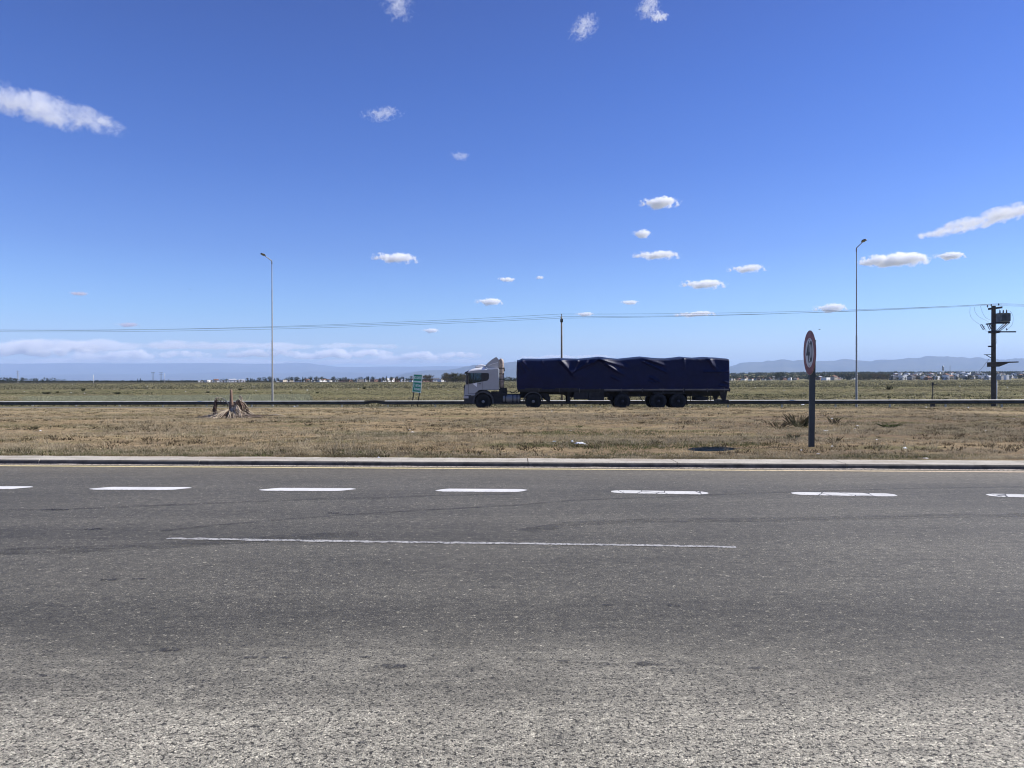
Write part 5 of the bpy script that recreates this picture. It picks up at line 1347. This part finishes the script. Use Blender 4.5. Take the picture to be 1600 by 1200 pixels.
# ------------------------------------------------------------------ distant hills
def mat_hill(name, cols):
    n = NT(name); p = n.pos(); f = n.noise(n.scale(p, (1, 1, 2)), 0.0011, 7, .6); s_ = n.ramp(f, [(.35, cols[0]), (.65, cols[1])])
    return n.pbr(s_, 1.0, 0, n.bump(n.noise(p, .004, 5), .6, 60), 0.0)
M_HILL = mat_hill('hill_scrub', ((.045,.050,.035), (.10,.095,.07)))
def ridge(name, prof, D, depth, seed, rough=1.0, mat=M_HILL, nx=260, ny=22):
    """a real range of hills: the crest heights follow prof, flanks fall both ways with gullies and spurs"""
    m = MB(); x0, x1 = prof[0][0], prof[-1][0]
    def crest(px):
        for (a, ya), (b, yb) in zip(prof, prof[1:]):
            if px <= b: t = (px-a)/(b-a); t = t*t*(3-2*t)*.5 + t*.5; return ya + (yb-ya)*t
        return prof[-1][1]
    for i in range(nx+1):
        px = x0 + (x1-x0)*i/nx; yc = crest(px)
        for j in range(ny+1):
            v = j/ny; dd = (v-.5)*2
            DD = D + depth*dd + depth*.25*mnoise.noise(Vector((px*.008, seed, 1)))
            r_ = ray(px, yc); H = max(0.0, CAMH + r_.z*D + 2)
            env = max(0, 1-abs(dd))**1.15
            x = r_.x*DD; k = 1/(D*.035)
            spur = mnoise.fractal(Vector((x*k, DD*k*.7, seed)), .9, 2.1, 5)*.34*rough
            z = H*(env*(1 + (spur if abs(dd) > .001 else 0)*(1-env)*2.0)) + H*.035*rough*mnoise.fractal(Vector((x*k*4, DD*k*4, seed)), .8, 2.1, 3)*(env**.5)
            m.v.append((x, DD, max(-5, z - 4)))
    for i in range(nx):
        for j in range(ny): a = i*(ny+1)+j; m._f((a, a+ny+1, a+ny+2, a+1))
    return tag(m.build(name, mat, fix=False, smooth=True), kind='structure')
ridge('hills', [(1080,592),(1100,585),(1125,577),(1140,573.2),(1150,570),(1157,566.6),(1180,566),(1192,566),(1200,563.5),(1207,564),(1225,561.7),(1240,564),(1255,561.6),(1275,564),(1300,563),(1318,559.8),(1333,561),(1347,563),(1360,564),(1375,561.7),(1400,562.3),(1422,559.5),(1435,560),(1450,556.3),(1465,557),(1480,556.8),(1500,558),(1515,560),(1530,558.3),(1545,561),(1570,562.5),(1590,560.3),(1640,562),(1720,566),(1850,574),(2000,585),(2100,592)], 24000, 5200, 3.0, .8)
ridge('hills', [(600,592),(640,582),(665,578),(697,577.5),(712,575.4),(731,571.8),(740,570.0),(760,569),(787,567.6),(804,565.8),(830,566),(870,569.5),(920,575),(1000,583),(1080,592)], 21000, 4200, 8.0, .7)
ridge('hills', [(-420,592),(-300,588),(-100,586),(0,586),(60,586),(120,584.4),(165,583.8),(240,584.4),(300,583),(345,581),(360,582),(395,581),(430,582.2),(440,583.5),(470,582),(487,580),(510,581),(550,581.5),(570,583),(580,582),(615,583),(630,582),(650,579.5),(690,581),(740,590)], 30000, 5000, 13.0, .8)
ridge('hills', [(-500,585),(-300,572),(-100,569),(0,568),(120,567.5),(300,567.8),(420,568),(470,566.8),(485,567.8),(500,570),(530,573),(560,573),(600,572.6),(640,572.8),(700,571.5),(760,573),(900,578),(1100,585),(1200,592)], 37000, 5000, 21.0, .25)

# ------------------------------------------------------------------ trees
M_LEAFS = []
for nm, cs in (('dark_foliage', [(.025,.033,.018),(.045,.055,.028),(.06,.068,.038)]), ('olive_foliage', [(.055,.058,.03),(.085,.085,.045),(.11,.105,.06)]), ('brown_foliage', [(.085,.07,.045),(.12,.10,.065),(.15,.125,.085)]), ('pine_foliage', [(.018,.028,.016),(.032,.044,.024)])):
    M_LEAFS.append(mat_blade(nm, cs))
M_BARK = simple('bark', (.10, .08, .06), .95, 0, .3, 3)
tree_proto = {}
def make_tree(kind, seed, leaf):
    """unit tree, one metre tall: tapered trunk, limbs, leaf clumps through the crown"""
    rr = random.Random(seed); m = MB()
    th = .35 if kind != 'pine' else .9
    m.tube([(0,0,-.03),(rr.uniform(-.02,.02),0,th*.5),(rr.uniform(-.03,.03),0,th)], [.03,.022,.010], 7)
    lobes = []
    if kind == 'pine':
        for i in range(26): t = i/25; lobes.append((Vector((rr.uniform(-.06,.06)*(1-t), rr.uniform(-.06,.06)*(1-t), .14+.84*t)), .17*(1-t)+.03))
    elif kind == 'poplar':
        for i in range(20): t = i/19; lobes.append((Vector((rr.uniform(-.03,.03), rr.uniform(-.03,.03), .12+.84*t)), .10*math.sin(.4+t*2.4)+.02))
    else:
        wdt = {'round': .36, 'wide': .62, 'bush': .6}[kind]; z0 = {'round': .38, 'wide': .35, 'bush': .15}[kind]
        for i in range(13):
            a = rr.uniform(0, 6.28); r_ = math.sqrt(rr.random())*wdt*.75; z = rr.uniform(z0, .86); z -= (r_/wdt)**2*.12
            lobes.append((Vector((math.cos(a)*r_, math.sin(a)*r_, z)), rr.uniform(.10, .19)))
        lobes.append((Vector((0,0,.86)), .13))
    for c, r_ in lobes[:9]:
        if kind in ('round', 'wide', 'bush'): m.tube([(0,0,th*.55), (c.x*.5, c.y*.5, (th*.6+c.z)*.5), tuple(c)], [.014,.009,.003], 5)
    tmesh = m.mesh('trunk', M_BARK)
    m = MB(); nl_ = 46 if kind in ('round', 'wide', 'bush') else 30
    for c, r_ in lobes:
        for q in range(nl_):
            d = Vector((rr.gauss(0,1), rr.gauss(0,1), rr.gauss(0,1))).normalized()*r_*(rr.random()**.45)*rr.uniform(.8,1.2); p = c + d
            s = rr.uniform(.016, .036); a = Vector((rr.gauss(0,1), rr.gauss(0,1), rr.gauss(0,.6))).normalized()*s; b = a.cross(Vector((rr.gauss(0,1), rr.gauss(0,1), rr.gauss(0,1)))).normalized()*s*.8
            n_ = len(m.v); m.v += [tuple(p-a), tuple(p-b), tuple(p+a), tuple(p+b)]; m._f((n_, n_+1, n_+2, n_+3))
    return tmesh, m.mesh('crown', leaf, fix=False)
protos = {}
for kind, lf, nv in (('round',0,3),('round',1,3),('round',2,2),('wide',0,2),('wide',1,2),('bush',0,2),('bush',1,2),('bush',2,2),('pine',3,2),('poplar',0,1)):
    protos[(kind, lf)] = [make_tree(kind, 100+i*7+lf*31+len(kind), M_LEAFS[lf]) for i in range(nv)]
tr2 = random.Random(77)
def tree(px, D, h, kind, lf, label, group, wscale=1.0, hq=.4, n_of=0):
    r_ = ray(px, 594); x, y = r_.x*D, D; z = ground_z(x, y)
    tm_, cm_ = tr2.choice(protos[(kind, lf)])
    o = empty('pine_tree' if kind == 'pine' else ('bush' if kind == 'bush' else 'tree'), (x, y, z - .05*h), tr2.uniform(0, 6.28), label, 'bush' if kind == 'bush' else 'tree', group)
    o.scale = (h*wscale, h*wscale, h)
    if group and n_of > 4: o['label'] = ('tallest ' if hq > .8 else ('tall ' if hq > .5 else ('low ' if hq < .25 else 'middling '))) + {'round': 'round ', 'wide': 'spreading ', 'bush': 'bushy ', 'pine': 'pointed ', 'poplar': 'slender '}[kind] + label.replace('dark tree', ('dark', 'olive', 'brown', 'dark')[lf] + ' tree').replace('tall olive tree', 'olive tree').replace('low ', '').replace('tree', 'tree', 1)
    for nme, me in (('trunk', tm_), ('crown', cm_)):
        c = bpy.data.objects.new(nme, me); COL.objects.link(c); c.parent = o
    return o
def row(x0, x1, n, D0, D1, h0, h1, kinds, label, group, ws=1.0):
    for i in range(n):
        k_, l_ = tr2.choice(kinds); px = x0 + (x1-x0)*(i + tr2.uniform(.1, .9))/n
        q_ = tr2.random(); tree(px, tr2.uniform(D0, D1), h0 + (h1-h0)*q_, k_, l_, label, group, ws*tr2.uniform(.9, 1.3), q_, n)
RD, WD, BU, OL = ('round',0), ('wide',0), ('bush',0), ('round',1)
row(-20, 82, 22, 800, 1000, 5.5, 8.0, [RD,WD,RD,BU], 'dark tree in the far left clump of the treeline', 'dark clump of trees far left', 1.1)
row(86, 104, 3, 820, 950, 4.2, 5.6, [BU,WD], 'low dark bush beside the far left clump of trees', 'low bushes beside the far left clump', 1.1)
row(100, 300, 40, 850, 1150, 2.5, 4.4, [BU,BU,('bush',1),RD], 'dark bush in the thin hedge by the power masts', 'thin hedge far left', 1.4)
row(210, 222, 2, 900, 950, 5, 6.4, [('pine',3)], 'small pointed conifer rising from the thin hedge', 'pointed conifers in the hedge')
row(300, 385, 16, 950, 1150, 3, 5.5, [BU,OL,RD], 'low tree among pale sheds behind the dead palm', 'low trees behind the dead palm', 1.3)
row(385, 600, 52, 950, 1200, 5.0, 8.5, [RD,RD,WD,OL,('pine',3)], 'dark tree in the town between street lamp and green sign', 'treeline between lamp and green sign', 1.1)
row(600, 645, 12, 850, 1050, 4.5, 8.0, [RD,OL,('pine',3)], 'dark tree in the treeline just before the green road sign', 'treeline before the green sign', 1.1)
row(660, 674, 5, 720, 800, 7.5, 9.0, [('round',2)], 'bare brownish tree right beside the green road sign', 'brownish trees beside the green sign', 1.1)
row(694, 730, 16, 640, 740, 7.8, 9.8, [OL,('wide',1),('round',2)], 'tall olive tree in the grove between green sign and truck cab', 'olive grove before the truck cab', 1.2)
row(776, 812, 12, 700, 800, 4.6, 6.2, [RD,WD,BU], 'dark tree seen through the gap between cab and trailer', 'dark trees behind the trailer coupling', 1.2)
row(1136, 1245, 30, 1150, 1450, 5.5, 9.5, [RD,OL,WD,BU,RD], 'dark tree in the town treeline between trailer and 40 sign', 'treeline between trailer and 40 sign', 1.15)
row(1214, 1222, 2, 1180, 1250, 13, 15, [('round',0)], 'tallest round dark tree before the 40 sign', 'tall round trees before the 40 sign', 1.1)
row(1262, 1335, 30, 1150, 1500, 7, 12.5, [RD,OL,RD,('pine',3),WD], 'dark tree in town between 40 sign and lamp', 'trees between 40 sign and lamp', 1.05)
row(1340, 1392, 28, 1080, 1200, 9, 12.0, [('round',2),('bush',2),('wide',1),OL], 'brown tree in the dense thicket beside the street lamp', 'brown thicket beside the lamp', 1.15)
row(1392, 1470, 34, 1110, 1700, 4.5, 9, [RD,OL,RD,('pine',3)], 'tree among houses between lamp and thin grey post', 'trees among the white houses', 1.15)
row(1470, 1545, 32, 1110, 1750, 4.5, 9, [RD,OL,('poplar',0),('pine',3)], 'tree among houses before the transformer pole', 'trees among houses before the transformer pole', 1.05)
row(1556, 1620, 24, 1090, 1700, 4.5, 9.5, [RD,WD,BU,('pine',3)], 'dark tree among the houses past the transformer pole', 'trees past the transformer pole', 1.1)

row(1392, 1548, 34, 1085, 1160, 3, 5.6, [BU,('bush',1),RD,OL,('bush',2)], 'bush in the hedge before the front row of town houses', 'hedge before the town', 1.4)

# ------------------------------------------------------------------ town houses
WALLS = [simple('white_wall', (.78,.77,.74), .9, 0, .1, .4), simple('cream_wall', (.52,.46,.36), .9, 0, .1, .4), simple('terracotta_wall', (.36,.20,.14), .9, 0, .15, .4), simple('grey_wall', (.34,.33,.32), .9, 0, .1, .4)]
ROOFS = [simple('tile_roof', (.24,.11,.07), .9, 0, .2, .5), simple('dark_roof', (.08,.08,.085), .8, 0, .2, .5), simple('metal_roof', (.55,.56,.57), .4, .4, .1, .5)]
M_WIN = simple('house_window_glass', (.03,.035,.045), .2, 0, .1); M_DOOR = simple('house_door_wood', (.10,.06,.035), .7, 0, .2)
hr = random.Random(55)
def house(px, D, w_, d_, h_, wall, roof, flat, label, group, name='house', two=False, rot=None):
    r_ = ray(px, 594); x, y = r_.x*D, D; z = ground_z(x, y)
    o = empty(name, (x, y, z), hr.uniform(.2, 1.1) if rot is None else rot + .45, label, 'house' if name == 'house' else 'building', group)
    if group:
        k_ = px - (px % 20); o['label'] = ('white', 'cream', 'brick red', 'grey')[wall] + (' two storey ' if h_ > 5 else ' single storey ') + ('flat roofed ' if flat else ('tile', 'dark', 'metal')[roof] + ' roofed ') + (('front row ' if D < 1500 else 'back row ') if 'house in town' in label else '') + label
    m = MB(); m.box((-w_/2,-d_/2,-1.0),(w_/2,d_/2,h_))
    if flat: 
        for a, b in (((-w_/2-.15,-d_/2-.15,h_),(w_/2+.15,-d_/2+.1,h_+.35)), ((-w_/2-.15,d_/2-.1,h_),(w_/2+.15,d_/2+.15,h_+.35)), ((-w_/2-.15,-d_/2+.1,h_),(-w_/2+.1,d_/2-.1,h_+.35)), ((w_/2-.1,-d_/2+.1,h_),(w_/2+.15,d_/2-.1,h_+.35))): m.box(a, b)
    m.build('wall', WALLS[wall], o)
    m = MB()
    if flat: m.box((-w_/2+.1,-d_/2+.1,h_+.01),(w_/2-.1,d_/2-.1,h_+.12))
    else:
        rh = d_*.22; n_ = 0
        m.v += [(-w_/2-.4,-d_/2-.5,h_-.05),(w_/2+.4,-d_/2-.5,h_-.05),(w_/2+.4,d_/2+.5,h_-.05),(-w_/2-.4,d_/2+.5,h_-.05),(-w_/2+.6,0,h_+rh),(w_/2-.6,0,h_+rh)]
        for f_ in ((0,1,5,4),(2,3,4,5),(1,2,5),(3,0,4),(3,2,1,0)): m._f(f_)
    rf = m.build('roof', ROOFS[roof], o)
    if not flat and hr.random() < .5: m = MB(); m.box((w_*.2,-.3,h_),(w_*.2+.6,.3,h_+d_*.22+.7)); m.build('chimney', WALLS[wall], rf)
    nwin = max(1, int(w_/3.5)); fl_n = 2 if h_ > 5 else 1
    for f_ in range(fl_n):
        for i in range(nwin):
            cx = -w_/2 + w_*(i+.5)/nwin; z0 = 1.0 + f_*2.8
            if i == nwin//2 and f_ == 0: m = MB(); m.box((cx-.5,-d_/2-.05,0),(cx+.5,-d_/2+.02,2.1)); m.build('door', M_DOOR, o)
            else: m = MB(); m.box((cx-.65,-d_/2-.04,z0),(cx+.65,-d_/2+.02,z0+1.15)); m.build('window', M_WIN, o)
    return o
def houses(x0, x1, n, D0, D1, label, group, pal, hh=(2.8, 3.4, 5.6)):
    for i in range(n):
        px = x0 + (x1-x0)*(i + hr.uniform(.1, .9))/n
        house(px, hr.uniform(D0, D1), hr.uniform(6, 11), hr.uniform(5.5, 8), hr.choice(hh), hr.choice(pal), hr.randrange(3), hr.random() < .55, label, group)
houses(312, 382, 9, 1000, 1150, 'shed in the row behind the dead palm', 'pale sheds behind the dead palm', (0, 1, 0), (2.4, 3.0))
houses(432, 600, 24, 1000, 1250, 'house between street lamp and green sign', 'houses between lamp and green sign', (0, 1, 2, 0), (2.8, 3.2))
houses(600, 700, 12, 900, 1150, 'house behind the green road sign', 'houses behind the green sign', (1, 2, 0, 3), (2.6, 3.2))
house(606, 1060, 17, 9, 4.6, 0, 2, True, 'long white shed standing out before the green sign', None, 'warehouse')
houses(1140, 1245, 28, 1250, 1500, 'house between trailer and 40 sign', 'houses between trailer and 40 sign', (1, 2, 3, 0))
houses(1268, 1340, 22, 1250, 1650, 'house between 40 sign and lamp', 'houses between 40 sign and lamp', (0, 1, 3, 2))
house(1290, 1180, 13, 9, 4.2, 0, 1, True, 'bright white flat house just past the 40 sign', None)
house(1303, 1220, 8, 8, 6.0, 1, 0, False, 'cream two storey house beside the bright white flat one', None)
house(1234, 1190, 5, 5, 3.4, 0, 1, True, 'tiny bright white house just before the 40 sign', None)
for i, (px, D, w_, h_, wl, rf, fl, lb) in enumerate([(1397,1160,13,6.6,3,1,True,'grey and white two storey block with dark band beyond the brown thicket'),(1410,1150,9,6.8,0,2,True,'pinkish white block right of the grey and white block'),(1450,1150,10,3.4,2,0,False,'low terracotta house in the front row of the town'),
      (1478,1140,5.5,8.2,0,0,False,'narrow bright white tower house in the front row'),(1484,1150,8,6.0,1,0,False,'cream house joined to the bright white tower house'),(1545,1220,14,5.0,0,2,False,'wide white roofed shed behind the transformer pole'),
      (1562,1160,8,6.0,3,1,True,'grey block just past the transformer pole'),(1571,1180,6,7.6,0,0,True,'tall white block second past the transformer pole'),(1424,1170,10,5.4,3,1,False,'dark roofed house between pink and terracotta houses')]):
    house(px, D, w_, 8, h_, wl, rf, fl, lb, None, 'house' if i != 5 else 'warehouse', rot=hr.uniform(-.15, .15))
houses(1392, 1470, 38, 1280, 1950, 'house in town between lamp and grey post', 'town houses past the lamp', (0, 0, 0, 1, 2), (3.2, 6.0, 6.0))
houses(1470, 1545, 38, 1280, 2100, 'house in town before the transformer pole', 'town houses before the transformer pole', (0, 0, 1, 0, 3), (3.2, 6.0, 6.4))
houses(1557, 1625, 30, 1250, 2000, 'house in town beyond the transformer pole', 'town houses beyond the transformer pole', (0, 0, 0, 1), (3.2, 6.0, 6.4))

# masts, towers
def mast(px, pyt, D, label, kind):
    r_ = ray(px, 594); x, y = r_.x*D, D; z = ground_z(x, y); H = CAMH + ray(px, pyt).z*D - z
    o = empty({'pylon': 'pylon', 'pole': 'white_pole', 'h': 'power_mast', 'tank': 'water_tower', 'mast': 'radio_mast'}[kind], (x, y, z), 0, label, 'tower' if kind in ('pylon', 'tank', 'mast') else 'pole')
    mt = M_PVC if kind in ('pole', 'tank') else M_CONCD
    if kind in ('pole',): m = MB(); m.tube([(0,0,-1),(0,0,H)], [.32,.2], 8); m.build('pole', mt, o)
    elif kind == 'h':
        for s in (-1, 1): m = MB(); m.tube([(s*.9,0,-1),(s*.9,0,H)], [.16,.12], 8); m.build('leg', mt, o)
        for z_ in (H-.9, H-2.6): m = MB(); m.box((-2.4,-.1,z_),(2.4,.1,z_+.2)); m.build('crossarm', M_CONCD, o)
        for s in (-2.1, 0, 2.1): m = MB(); m.lathe([(0,0),(.1,0),(.12,.5),(0,.55)], c=(s, 0, H-.7), seg=8); m.build('insulator', M_CERAM, o)
    elif kind == 'tank':
        for sx in (-1, 1):
            for sy in (-1, 1): m = MB(); m.tube([(sx*1.6,sy*1.6,-1),(sx*1.0,sy*1.0,H*.62)], .22, 6); m.build('leg', mt, o)
        m = MB(); m.smooth = True; m.lathe([(0,H*.60),(1.5,H*.62),(1.9,H*.68),(1.9,H*.92),(1.5,H*.97),(0,H)], seg=20); m.build('tank', M_GALV, o)
    else:
        m = MB(); w0 = 1.0 if kind == 'pylon' else .5; w1 = .25
        n_ = 9; 
        for sx, sy in ((-1,-1),(1,-1),(1,1),(-1,1)): m.tube([(sx*w0,sy*w0,-1),(sx*w1,sy*w1,H)], .09, 4)
        for i in range(n_):
            for a, b in (((-1,-1),(1,-1)),((1,-1),(1,1)),((1,1),(-1,1)),((-1,1),(-1,-1))):
                z0, z1 = H*i/n_, H*(i+1)/n_; wa = w0+(w1-w0)*i/n_; wb = w0+(w1-w0)*(i+1)/n_
                m.tube([(a[0]*wa,a[1]*wa,z0),(b[0]*wb,b[1]*wb,z1)], .05, 4)
        m.build('lattice', M_GALV, o)
        if kind == 'pylon':
            for z_ in (H*.9, H*.74): m = MB(); m.box((-2.6,-.12,z_),(2.6,.12,z_+.22)); m.build('crossarm', M_GALV, o)
    return o
mast(28, 579, 1050, 'thin lattice pylon above the dark clump far left', 'pylon')
mast(146, 585.5, 820, 'lone white pole in the field between clump and power masts', 'pole')
mast(239, 581, 900, 'nearer dark double power mast beside a white box', 'h')
mast(251.5, 581.5, 880, 'second double power mast with pale legs, right beside the first', 'h')
mast(257.5, 583, 890, 'slim pale pole just past the double power masts', 'pole')
mast(1473.5, 571.5, 1500, 'small water tower rising above the town roofs', 'tank')
mast(1484.5, 571, 1520, 'slim lattice mast next to the water tower', 'mast')
mast(1290.5, 579.5, 1300, 'slim white antenna pole above the bright white flat house', 'pole')

# ------------------------------------------------------------------ birds
M_BIRD = simple('bird_feathers', (.03, .03, .03), .8)
def bird(px, py, D, label, s, ph):
    m = MB(); m.smooth = True
    def body(u, v):
        a = v*2*math.pi; r_ = .055*math.sin(max(.0, u)*math.pi)**.7*(1-.3*u); return (-.22+.44*u, r_*math.cos(a), r_*math.sin(a))
    m.grid(body, 12, 10); m.smooth = False
    for q in (-1, 1):
        n_ = len(m.v); m.v += [(-.08,.03*q,.02),(.08,.03*q,.02),(.05,.26*q,.10+ph),(-.07,.28*q,.10+ph),(-.02,.52*q,.04+ph),(.10,.0,.0)]
        m._f((n_, n_+1, n_+2, n_+3)); m._f((n_+3, n_+2, n_+4))
    n_ = len(m.v); m.v += [(.20,0,0),(.34,.06,0),(.34,-.06,0)]; m._f((n_, n_+1, n_+2))
    o = m.build('bird', M_BIRD); o.location = P(px, py, D); o.scale = (s, s, s); return tag(o, label, 'bird')
bird(1280.6, 515, 55, 'small dark bird flying just past the top of the 40 sign', .32, .02)
bird(297, 452.5, 90, 'tiny dark bird high in the sky beside the street lamp', .35, .05)

# ------------------------------------------------------------------ clouds
def cloud(pxc, pyc, wpx, hpx, label, tilt=0.0, dens=1.0, fluff=1.0, flat=True, alt=1550.0, group='small scattered clouds', seed=None, D=None, name='cloud', depth=None, thr=.0, ns=1.0, tint=(1,1,1)):
    global cl_i
    cl_i += 1; sd_ = seed if seed is not None else cl_i*3.7
    el = ray(pxc, pyc).z; D = D or min(42000, alt/max(.03, el)); k = D*ray(pxc, pyc).length/F
    W, H = wpx*k/2*1.25, hpx*k/2*1.35; dp = depth or max(H*1.6, W*.55)
    ico = MB(); ico.smooth = True
    def f_(u, v):
        th = u*math.pi; a = v*2*math.pi; return (math.sin(th)*math.cos(a)*1.0, math.sin(th)*math.sin(a)*1.0, math.cos(th)*1.0)
    ico.grid(f_, 12, 20)
    n = NT('cloud_vapour'); p = n.coord('Object')
    # world sized noise in the cloud's own frame
    q = n.scale(p, (W, dp, H)); sc_n = 2.6*ns*(1.35 if flat else 1.0)/max(W*.55, H*1.3)
    big = n.noise(q, sc_n, 7, .66, w=sd_, dist=.15 if flat else .7)
    wv = n.n('ShaderNodeTexNoise'); wv.noise_dimensions = '4D'; n.put(wv.inputs['Vector'], q); n.put(wv.inputs['W'], sd_ + 20); n.put(wv.inputs['Scale'], sc_n*.38); n.put(wv.inputs['Detail'], 1.0)
    off = n.scale(n.vadd(wv.outputs['Color'], (-.5, -.5, -.5)), (.9, .6, 1.3))
    p0 = p; p = n.vadd(p, off)
    sep_ = n.sep(p)
    zf = n.math('MULTIPLY', sep_[2], n.mapr(sep_[2], -.6, 0, 1.45, 1.0) if flat else 1.0)
    rad = n.length(n.comb(sep_[0], sep_[1], zf))
    body_ = n.math('SUBTRACT', n.math('ADD', n.math('SUBTRACT', 1.0, n.math('POWER', rad, 1.3)), thr), n.math('MULTIPLY', n.math('SUBTRACT', .62, big), 3.0*fluff))
    dn = n.mapr(body_, 0.0, .42, 0, 1, True)
    dn = n.math('MULTIPLY', dn, n.mapr(n.length(p0), .84, .99, 1, 0, True))
    vs = n.n('ShaderNodeVolumePrincipled'); n.put(vs.inputs['Color'], tuple(tint)); vs.inputs['Anisotropy'].default_value = 0.0
    n.put(vs.inputs['Density'], n.math('MULTIPLY', dn, dens*(7.0 if flat else 4.5)/max(dp, H)))
    n.t.links.new(vs.outputs[0], n.out.inputs['Volume'])
    o = ico.build(name, n.m, smooth=True); o.location = P(pxc, pyc, D); o.scale = (W, dp, H)
    az = math.atan2(ray(pxc, pyc).x, 1); o.rotation_euler = Euler((0, tilt, -az), 'XYZ')
    return tag(o, label, 'cloud', group)
cl_i = 0
cloud(68, 170, 168, 28, 'largest white cloud high at the left, sloping down to the right', R(8.5), .42, 1.2, False, thr=.12, ns=1.1)
cloud(622, 4, 56, 38, 'wispy cloud cut by the top edge left of centre', R(28), .22, 1.9, False, thr=.1)
cloud(912, 43, 46, 26, 'wispy cloud with a hooked tail near the top centre', R(-30), .3, 1.9, False, thr=.1, ns=1.4)
cloud(1013, 10, 38, 24, 'upper part of the wispy pair at the top edge right of centre', R(-30), .3, 1.9, False, thr=.1, ns=1.4)
cloud(1031, 27, 30, 13, 'small lower puff beneath the wispy cloud at the top edge', 0, .35, 1.3, True)
cloud(597, 178, 60, 17, 'thin wispy cloud high above the left street lamp and truck cab', R(-8), .22, 1.9, False, thr=.1, ns=1.3)
cloud(719, 244, 34, 12, 'very faint small wisp below the thin wispy cloud', 0, .15, 1.5, False, ns=1.3)
cloud(1031, 317.5, 58, 17, 'oval white cloud, highest of the column above the trailer', 0, 1.0, .8)
cloud(1003, 366, 30, 13, 'smallest cloud of the column above the trailer', 0, .7, 1.0)
cloud(1026, 399.5, 70, 13, 'flat elongated cloud, lowest of the column above the trailer', R(2), 1.0, .9)
cloud(618, 404, 70, 16, 'lone flat cloud above the green road sign', R(2), .9, .9)
cloud(1398, 407.5, 84, 19, 'bright lens shaped cloud beside the head of the right street lamp', R(2), 1.5, .75, thr=.05)
cloud(1484, 400.5, 40, 10, 'small pointed cloud following the bright lens shaped one', R(2), 1.1, .9)
cloud(1562, 338, 180, 12, 'long streaky cloud rising to the right edge of the sky', R(-10), 1.1, 1.2, thr=.1)
cloud(1167, 420.5, 56, 12, 'small ragged cloud between trailer and right street lamp', 0, .9, 1.1)
cloud(1099, 445, 66, 14, 'humped white cloud above the rear of the trailer', R(2), 1.2, .9)
cloud(765, 472, 44, 11, 'small bright cloud above the truck cab', R(2), 1.1, .9)
cloud(792, 437, 28, 8, 'faint small cloud above the small bright one over the cab', R(2), .6, .9)
cloud(984, 473, 28, 7, 'small faint cloud above the middle of the trailer', 0, .6, .9)
cloud(914, 491.5, 30, 6, 'tiny flat cloud beside the top of the slim utility pole', 0, 1.0, .9)
cloud(1086, 491.5, 64, 9, 'long flat cloud crossed by the overhead wires', 0, 1.1, 1.0)
cloud(1298, 482, 46, 13, 'small humped cloud above the 40 sign', 0, 1.1, .9)
cloud(673, 517, 28, 7, 'tiny bright cloud just above the cloud bank over the green sign', 0, .9, .9)
cloud(843, 434, 14, 5, 'barely visible speck of cloud right of the two clouds above the cab', 0, .5, .9)
cloud(124, 459, 26, 6, 'faint pinkish smudge of cloud low on the left', 0, .35, .9, tint=(.8,.75,.8))
cloud(199, 508, 34, 7, 'faint pinkish smudge of cloud just above the wires on the left', 0, .35, .9, tint=(.8,.75,.8))
LB = 'low cloud bank over the horizon'
for (px, py, w_, h_, dn_, fl_2, sd2, lb) in [(50,547,170,26,.9,1.1,2.2,'bright puffy end of the low cloud bank at the left edge'),(215,555,190,14,.6,1.3,5.1,'broken bright streak of the low bank right of its puffy end'),(150,540,420,18,.28,.8,9.4,'thin grey veil above the left part of the low bank'),
      (405,553,110,14,.6,1.2,7.7,'pair of soft puffs of the low bank by the left street lamp'),(530,554,160,16,.85,1.2,3.9,'row of white puffs in the low bank right of the left street lamp'),(665,557,170,14,.7,1.25,8.3,'row of white puffs in the low bank above the green sign'),
      (430,541,420,12,.22,.8,4.4,'thin grey veil of the low bank behind the left street lamp'),(590,566,420,10,.25,.6,6.6,'pale smooth band under the white puffs of the low bank'),(880,558,160,7,.5,1.2,1.9,'low flat puffs peeping out above the front of the trailer'),(190,567,460,16,.22,.5,2.9,'smooth grey base of the low bank over the far left hills')]:
    cloud(px, py, w_, h_, lb, 0, dn_*(1.9 if dn_ > .35 else .9), fl_2*1.08, True, group=LB, seed=sd2, D=46500, depth=1500, thr=.0, tint=(1,1,1) )

# ------------------------------------------------------------------ air
n = NT('haze_air'); vs = n.n('ShaderNodeVolumePrincipled'); n.put(vs.inputs['Color'], (.50, .68, 1.0)); vs.inputs['Density'].default_value = 4.4e-5; vs.inputs['Anisotropy'].default_value = 0.0
n.t.links.new(vs.outputs[0], n.out.inputs['Volume'])
m = MB(); m.box((-55000, -3000, -2.4), (55000, 43500, 880)); hzo = m.build('haze', n.m); tag(hzo, kind='stuff')
